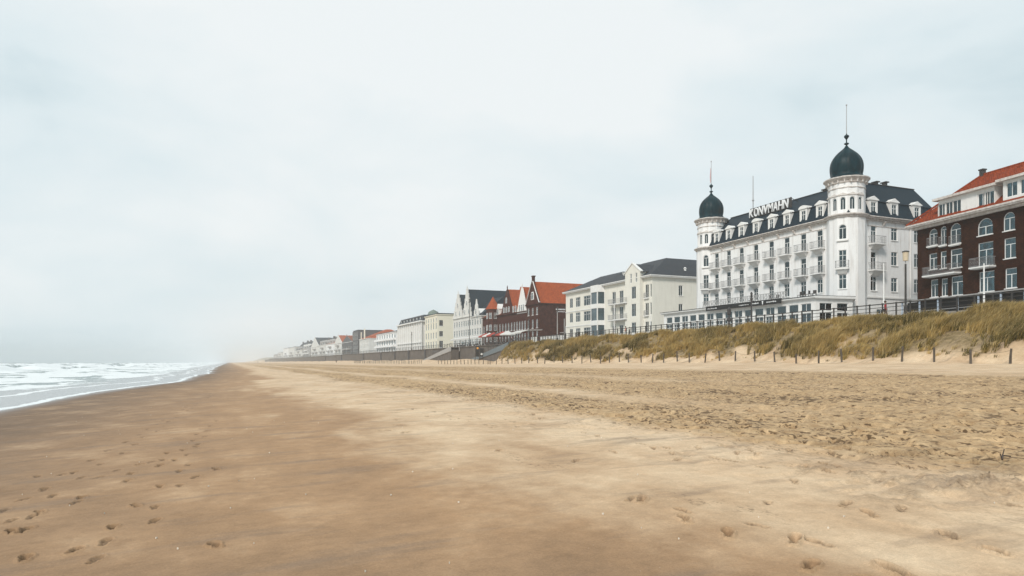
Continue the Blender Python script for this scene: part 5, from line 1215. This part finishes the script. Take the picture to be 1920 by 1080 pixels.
# notice boards at the stair foot
for p_, X_, lab, hh_, mk in ((895.5, 56.5, 'tall dark notice board with an orange spot at the foot of the stairs', 3.6, (0.75, 0.33, 0.05)), (903, 57.0, 'dark notice board with a white patch behind the stair foot', 3.0, (0.6, 0.6, 0.58))):
    Yb_ = Yat(p_, X_); root = empty('notice_board', (X_, Yb_, gz(X_, Yb_)), -YAW); tag(root, lab, 'notice board')
    b = MB(); b.box(-0.62, -0.5, -0.08, 0.08, 0, hh_); b.box(0.5, 0.62, -0.08, 0.08, 0, hh_); plate(root, b, 'post', 'wood')
    b = MB(); b.box(-0.5, 0.5, -0.05, 0.05, 0.9, hh_-0.05); plate(root, b, 'board', 'black')
    b = MB(); b.lathe([(0.001, -0.006), (0.27, -0.005), (0.27, 0.005), (0.001, 0.006)], 12); o = link('sticker', b.mesh('sticker', mat('notice_sticker', mk, 0.6)), root, (0.0, -0.062, hh_-0.6 if hh_ > 3.2 else 1.5)); o.rotation_euler = (PI/2, 0, 0)

# ------------------------------------------------------------------ promenade railing
rl = empty('promenade_railing', (0, 0, BZ)); tag(rl, 'dark post-and-rail railing running along the edge of the promenade', 'railing')
pm = MB().box(-0.05, 0.05, -0.05, 0.05, -0.1, 1.12).box(-0.075, 0.075, -0.075, 0.075, 1.12, 1.18).mesh('post', M['iron'])
y_ = 18.0; prev = None; posts = []
while y_ < 330: posts.append(y_); y_ += 1.45 if y_ < 150 else 2.4
for y_ in posts: link('post', pm, rl, (float(XR(y_))-0.02, y_, 0))
b = MB(); ykn = [18, 30, 40]+list(range(60, 150, 10))+[140.001, 200, 300, 600, 1200]
ykn = sorted(set(ykn))
for zz_, tk in ((1.10, 0.09), (0.78, 0.05), (0.42, 0.05)):
    for a_, c_ in zip(ykn[:-1], ykn[1:]): b.bar((float(XR(a_))-0.02, a_, zz_), (float(XR(c_))-0.02, c_, zz_), tk)
plate(rl, b, 'rail', 'iron')
b = MB(); y_ = 332.0
while y_ < 1200: b.box(60.4, 60.56, y_, y_+0.16, 0, 1.1); y_ += 4
o = plate(rl, b, 'far_posts', 'iron'); o['kind'] = 'stuff'

# ------------------------------------------------------------------ lamps, poles
def lamp(px, X, top_py, label, kind='lantern', paint='iron', cat='street lamp', zb=BZ):
    Yl = Yat(px, X); z1 = zz(top_py, X, Yl)-zb
    root = empty('street_lamp' if kind != 'pole' else 'white_pole', (X, Yl, zb)); tag(root, label, cat)
    if kind == 'pole':
        MB().lathe([(0.09, 0), (0.07, z1*0.6), (0.05, z1), (0.005, z1+0.1)], 8).build('pole', M['trim'], root, smooth=False); 
        MB().lathe([(0.16, 0), (0.16, 0.25), (0.09, 0.35)], 8).build('base', M['iron'], root); return
    hp = z1-(1.35 if kind == 'lantern' else 0.9)
    MB().lathe([(0.16, 0), (0.16, 0.9), (0.10, 1.05), (0.085, hp*0.98), (0.085, hp)], 10).build('pole', M[paint], root)
    if kind == 'lantern':
        MB().lathe([(0.045, hp-0.01), (0.04, hp+0.3)], 6).build('neck', M['iron_white'], root)
        MB().lathe([(0.23, hp+0.3), (0.26, hp+1.1)], 14).build('lamp_shade', M['lamp'], root)
        MB().lathe([(0.30, hp+1.101), (0.30, hp+1.2), (0.1, hp+1.26)], 14).build('cap', M['iron'], root)
    elif kind == 'column':
        MB().lathe([(0.2, hp-0.1), (0.22, hp), (0.10, hp+0.1), (0.13, hp+0.55), (0.16, hp+0.7), (0.08, hp+0.85), (0.02, hp+0.9)], 10).build('head', M['iron'], root)
        MB().bar((-0.45, 0, hp-0.25), (0.45, 0, hp-0.25), 0.07).build('crossarm', M['iron'], root)
        MB().lathe([(0.24, 0), (0.24, 0.5), (0.16, 0.7)], 10).build('base', M['iron'], root)
    elif kind == 'urn':
        MB().lathe([(0.12, hp*0.5), (0.34, hp*0.6), (0.30, hp*0.7), (0.10, hp*0.8)], 10).build('collar', M['iron'], root)
        MB().lathe([(0.10, hp-0.2), (0.28, hp), (0.25, hp+0.5), (0.28, hp+0.55), (0.05, hp+0.9)], 8).build('head', M['iron'], root)
lamp(1698, 58.5, 468, 'tall black lamp post with boxy cream lantern before the white hotel side wall')
lamp(1409, 61.0, 547, 'black column post with a crossarm standing before the hotel terrace', 'column')
lamp(1367, 61.5, 576, 'shorter black post with a bulging collar before the hotel terrace', 'urn')
lamp(880, 62, 560, 'tall dark lamp post in front of the white gabled houses', 'column')
lamp(992, 62, 598, 'dark lamp post in front of the brick houses', 'column')
lamp(1045, 62, 575, 'slim pale lamp post at the corner of the brick house with the orange roof', 'column', 'grey')
lamp(772, 62, 622, 'thin dark post before the white mansion', 'column')
lamp(1657, 63, 495, 'white pole rising in front of the side wall of the white hotel', 'pole', cat='pole')
lamp(1845, 62, 495, 'white pole in front of the dark brick building', 'pole', cat='pole')
lamp(1219.5, 61.5, 590, 'grey post by the railing at the corner of the cream building', 'pole', cat='pole')

# ------------------------------------------------------------------ terraces, parasols
def awning(pxa, pxb, X, z, dep_, lab, m='awning'):
    ya, yb = Yat(pxa, X), Yat(pxb, X); root = empty('awning', (X, ya, BZ), PI/2); tag(root, lab, 'awning'); Ln = yb-ya
    MB().prism_yz([(0.8, z-0.40), (0.85, z-0.40), (0.85, z-0.05), (-1.2, z+0.55), (-dep_, z+0.6), (-dep_, z+0.5), (-1.2, z+0.43), (0.8, z-0.15)], 0, Ln).build('canopy', M[m], root)
    for i in range(int(Ln/5)+1): MB().box(-0.06, 0.06, -0.06, 0.06, 0, z-0.36).build('post', M['iron'], root, (min(Ln-0.1, i*5+0.1), 0, 0))
awning(905, 849, 66, 2.9, 5, 'long white awning sheltering the cafe terrace before the white gabled houses')
awning(983, 962, 68, 3.3, 5, 'white awning on posts in front of the brick houses, right of the red parasols')
pa0 = None
for i, (p_, mm, nm) in enumerate(((911, 'red', 'red parasol on the cafe terrace, leftmost of the parasols before the brick houses'), (918, 'awning', 'white parasol on the cafe terrace between two red ones'), (926, 'red', 'red parasol on the cafe terrace, second red one from the left'), (936, 'black', 'black parasol on the cafe terrace, only dark one'), (943, 'red', 'red parasol right of the black one on the cafe terrace'), (952, 'awning', 'white parasol on the cafe terrace, rightmost before the white awning'))):
    root = empty('parasol', (65.5, Yat(p_, 65.5), BZ)); tag(root, nm, 'parasol', 'parasols on the cafe terrace')
    MB().lathe([(2.2, 2.5), (2.2, 2.75), (0.05, 3.7)], 8).build('canopy', M[mm], root); MB().lathe([(0.04, 0), (0.04, 3.5)], 6).build('pole', M['iron'], root)
tb = MB(); tb.lathe([(0.4, 0.72), (0.4, 0.75)], 10); tb.lathe([(0.04, 0), (0.04, 0.72)], 6); tb.lathe([(0.25, 0), (0.2, 0.03)], 8); tbm = tb.mesh('cafe_table', M['iron_white'])
for i in range(16):
    p_ = 856+i*7.6; X_ = 63.5+rnd.uniform(-.5, 2)
    o = link('cafe_table', tbm, None, (X_, Yat(p_, X_), BZ)); tag(o, f'small round white cafe table behind the railing, {nth(i+1)} from the left', 'table', 'tables on the cafe terrace')
    for s_ in (-0.8, 0.8):
        o = link('cafe_chair', chm, None, (X_+rnd.uniform(-.2, .2), Yat(p_, X_)+s_, BZ), 0 if s_ < 0 else PI); tag(o, f'small dark chair on the {"right" if s_ < 0 else "left"} of the {nth(i+1)} cafe table from the left', 'chair', 'chairs on the cafe terrace')
# windscreens of the low terraces
def screen(pxa, pxb, X, h, lab, m='offwhite'):
    ya, yb = Yat(pxa, X), Yat(pxb, X); root = empty('windscreen', (X, ya, BZ), PI/2); tag(root, lab, 'windscreen'); Ln = yb-ya; n_ = max(2, int(Ln/2))
    pn = MB().box(0.05, Ln/n_-0.05, -0.02, 0.02, 0.1, h).mesh('panel', M[m]); po = MB().box(-0.05, 0.05, -0.05, 0.05, 0, h+0.1).mesh('post', M['iron'])
    for i in range(n_): link('panel', pn, root, (Ln*i/n_, 0, 0)); link('post', po, root, (Ln*i/n_, 0, 0))
screen(1058, 1012, 66, 1.5, 'row of white windscreen panels beside the end wall of the orange-roofed brick house')
screen(1110, 1064, 70, 1.1, 'low white windscreen in front of the left end of the cream building')
screen(1220, 1120, 69, 1.15, 'low white terrace parapet along the front of the cream building')
screen(1008, 996, 66, 1.6, 'short white windscreen beside the white awning')

# ------------------------------------------------------------------ fence posts along the foot of the dune
pmesh = []
for k in range(4):
    r0 = 0.075; rings = []
    for z, s_ in ((-0.4, 1.05), (0.0, 1.03), (0.5, 1.0), (1.0, 0.96), (1.09, 0.88)):
        rings.append([(r0*s_*math.cos(2*PI*i/8)*rnd.uniform(.9, 1.1)+0.02*z*(k-1.5), r0*s_*math.sin(2*PI*i/8)*rnd.uniform(.9, 1.1), z) for i in range(8)])
    pmesh.append(MB().loft(rings).mesh('fence_post', M['wood']))
ordn = ['first', 'second', 'third', 'fourth', 'fifth', 'sixth', 'seventh', 'eighth', 'ninth', 'tenth', 'eleventh', 'twelfth', 'thirteenth', 'fourteenth', 'fifteenth', 'sixteenth', 'seventeenth', 'eighteenth', 'nineteenth', 'twentieth']
pxs = [1895, 1820, 1752, 1691, 1636.5, 1580, 1534, 1492, 1451, 1416, 1378, 1348, 1320, 1292, 1269, 1244, 1223, 1201, 1179, 1160, 1143, 1126, 1108, 1092]
Ypost = [Yat(p, 46.5) for p in pxs]; y_ = Ypost[-1]
while y_ < 122: y_ += 3.1; Ypost.append(y_)
gap = [y for y in np.arange(134, 172, 2.6)]; far2 = [y for y in np.arange(188, 300, 2.2)]
tops = []; NB1 = len(Ypost); NB2 = NB1+len(gap)
GN = 'weathered posts of the dune-foot fence'
for i, y in enumerate([20.5, 23.2, 25.8][:0]+Ypost+list(gap)+list(far2)):
    xx = 46.5+rnd.uniform(-.12, .12)+(3.5 if y > 130 else 0); z = gz(xx, y)
    o = link('fence_post', pmesh[i % 4], None, (xx, y, z-rnd.uniform(0, .08))); o.rotation_euler = (rnd.uniform(-.07, .07), rnd.uniform(-.06, .06), rnd.uniform(0, 6)); 
    s_ = rnd.uniform(0.92, 1.08); o.scale = (1, 1, s_)
    if i < 20: lab = f'weathered wooden fence post at the dune foot, {ordn[i]} from the right edge' if i else 'weathered wooden fence post at the dune foot, nearest the right edge'
    elif y < 130: lab = f'small distant wooden fence post below the grassy dune, {nth(i+1)} from the right edge'
    elif y < 180: lab = f'small wooden post before the sea wall between the stairways, {nth(i-NB1+1)} from the right'
    else: lab = f'tiny wooden post at the far sea wall foot, {nth(i-NB2+1)} from the right in its row'
    tag(o, lab, 'fence post', GN if i < 20 else ('distant posts below the dune' if y < 130 else ('posts between the stairways' if y < 180 else 'dense posts below the sea wall')))
    if i < 24: tops.append(Vector((xx, y, z+0.95*s_)))
b = MB()
for a_, c_ in zip(tops[:-1], tops[1:]):
    for hh_ in (0.0,):
        pr_ = a_-Vector((0, 0, hh_)); sag = rnd.uniform(0.10, 0.35)
        for i in range(1, 7):
            t = i/6; q = a_.lerp(c_, t)-Vector((0, 0, hh_+sag*4*t*(1-t))); b.bar(pr_, q, 0.014); pr_ = q
o = b.build('fence_wire', M['wire']); tag(o, 'thin slack wire strung between the nearest dune fence posts', 'wire')

# ------------------------------------------------------------------ people
def skin(name, verts, edges, radii, m, parent, root_i=0):
    me = bpy.data.meshes.new(name); me.from_pydata(verts, edges, []); ob = link(name, me)
    md = ob.modifiers.new('s', 'SKIN'); 
    for i, r_ in enumerate(radii): me.skin_vertices[0].data[i].radius = (r_, r_*0.85)
    me.skin_vertices[0].data[root_i].use_root = True
    ob.modifiers.new('d', 'SUBSURF').levels = 1
    dg = bpy.context.evaluated_depsgraph_get(); dg.update(); m2 = bpy.data.meshes.new_from_object(ob.evaluated_get(dg)); bpy.data.objects.remove(ob)
    m2.name = name; m2.materials.clear(); m2.materials.append(m); m2.polygons.foreach_set('use_smooth', [True]*len(m2.polygons))
    return link(name, m2, parent)
def person(x, y, z, rz, label, top, bottom, hair=(0.05, 0.03, 0.02), step=0.18):
    root = empty('person', (x, y, z), rz); tag(root, label, 'person')
    V = [(0,0,.95),(0,0,1.15),(0,0,1.38),(0,.01,1.50),(0,.02,1.60),(0,.02,1.70), (.10,0,.90),(.11,step*.6,.50),(.11,step,.07),(.11,step+.16,.03), (-.10,0,.90),(-.11,-step*.2,.50),(-.11,-step,.07),(-.11,-step+.16,.03),
         (.19,0,1.40),(.24,-.06,1.13),(.25,.05,.88),(.25,.08,.79), (-.19,0,1.40),(-.24,.03,1.13),(-.25,.12,.88),(-.25,.15,.79)]
    E = [(0,1),(1,2),(2,3),(3,4),(4,5),(0,6),(6,7),(7,8),(8,9),(0,10),(10,11),(11,12),(12,13),(2,14),(14,15),(15,16),(16,17),(2,18),(18,19),(19,20),(20,21)]
    R = [.13,.12,.14,.05,.09,.07,.08,.055,.04,.035,.08,.055,.04,.035,.055,.042,.03,.035,.055,.042,.03,.035]
    skin('body', V, E, R, M['skin'], root)
    J = [0,1,2,14,15,16,18,19,20]; mp_ = {v:i for i, v in enumerate(J)}
    skin('jacket', [V[j] for j in J], [(mp_[a],mp_[b_]) for a, b_ in E if a in mp_ and b_ in mp_], [R[j]+0.03 for j in J], mat('jacket_cloth', top, 0.85), root)
    J = [0,6,7,8,10,11,12]; mp_ = {v:i for i, v in enumerate(J)}
    skin('trousers', [V[j] for j in J], [(mp_[a],mp_[b_]) for a, b_ in E if a in mp_ and b_ in mp_], [R[j]+0.025 for j in J], mat('trouser_cloth', bottom, 0.9), root)
    MB().lathe([(0.06, 1.58), (0.115, 1.64), (0.11, 1.74), (0.05, 1.80), (0.01, 1.81)], 10, 0, -0.01).build('hair', mat('hair', hair, 0.8), root)
def ppl(px, py, h_, *a, X=None, **k):
    if X is None:
        t = F*1.74/h_/1.0; aa, bb = ray(px); d_ = t; x, y = aa*d_, bb*d_; z = gz(x, y)
    else: x, y, z = X, Yat(px, X), BZ
    person(x, y, z, *a, **k)
ppl(630.5, 687, 6.2, 0.3, 'tiny person in dark clothes walking on the open sand below the distant houses', (0.03, 0.03, 0.04), (0.03, 0.03, 0.04))
ppl(483.5, 684, 3.4, 2.0, 'very distant lone person in dark clothes on the misty beach', (0.04, 0.04, 0.05), (0.04, 0.04, 0.05))
ppl(1173, 0, 0, 1.0, 'person in a salmon top and pale trousers behind the railing before the cream building', (0.60, 0.22, 0.16), (0.5, 0.5, 0.48), X=62.0)
ppl(1180, 0, 0, 1.0, 'person in dark clothes behind the railing before the cream building', (0.03, 0.03, 0.035), (0.03, 0.03, 0.04), X=64.0)
ppl(1660, 0, 0, 4.0, 'person in a dark red coat behind the railing beside the white pole', (0.32, 0.02, 0.03), (0.05, 0.03, 0.04), X=60.0)
for i, (p_, c1) in enumerate(((868, (0.05, 0.25, 0.28)), (899, (0.05, 0.05, 0.07)), (960, (0.1, 0.05, 0.05)))):
    ppl(p_, 0, 0, rnd.uniform(0, 6), ('person in a teal jacket at the left end of the cafe terrace', 'person in black at the middle of the cafe terrace below the white awning', 'person in brown near the stairway top')[i], c1, (0.04, 0.04, 0.05), X=62.0)

# seaweed and twig on the sand
tw_ = MB(); x, y = gp(1885, 883, 0.15); z = gz(x, y)+0.03
tw_.bar((-0.22, 0, 0.02), (0.0, 0.03, 0.05), 0.02); tw_.bar((0, 0.03, 0.05), (0.24, -0.02, 0.02), 0.016); tw_.bar((0.0, 0.03, 0.05), (0.05, 0.02, 0.13), 0.01); tw_.bar((-.22, 0, .02), (-.24, .02, .10), .01)
o = tw_.build('twig', M['wire'], None, (x, y, z), 0.4); tag(o, 'dark forked twig lying on the sand near the right edge', 'twig')
sv = MB(); 
for i in range(110):
    yy = 4.5+26*rnd.random()**1.4; xx = rnd.uniform(-5.5, 9); z = gz(xx, yy)+0.012; s_ = rnd.uniform(0.004, 0.010); a = rnd.uniform(0, 6)
    sv.at(xx, yy, a, z); sv.prism_xy([(-s_, -s_*.6), (s_, -s_*.4), (s_*.3, s_)], -0.01, 0.006)
sv.at(); o = sv.build('shell_fragments', mat('shell', (0.70, 0.64, 0.55), 0.5)); tag(o, 'pale broken shell fragments scattered over the damp foreground sand', 'shells', kind='stuff')

# ------------------------------------------------------------------ haze
hz = MB().box(-3400, 3400, -3400, 3400, -14.5, 46).mesh('haze', None)
vm = bpy.data.materials.new('sea_haze'); vm.use_nodes = True; vnt = vm.node_tree; vnt.nodes.clear()
vo_ = N(vnt, 'ShaderNodeOutputMaterial'); pv = N(vnt, 'ShaderNodeVolumePrincipled'); pv.inputs['Density'].default_value = 0.00045; pv.inputs['Color'].default_value = (0.98, 0.985, 0.99, 1); pv.inputs['Anisotropy'].default_value = 0.2
vnt.links.new(pv.outputs[0], vo_.inputs['Volume']); hz.materials.append(vm)
o = link('haze', hz); tag(o, 'pale sea mist filling the air over the beach', 'haze', kind='stuff')
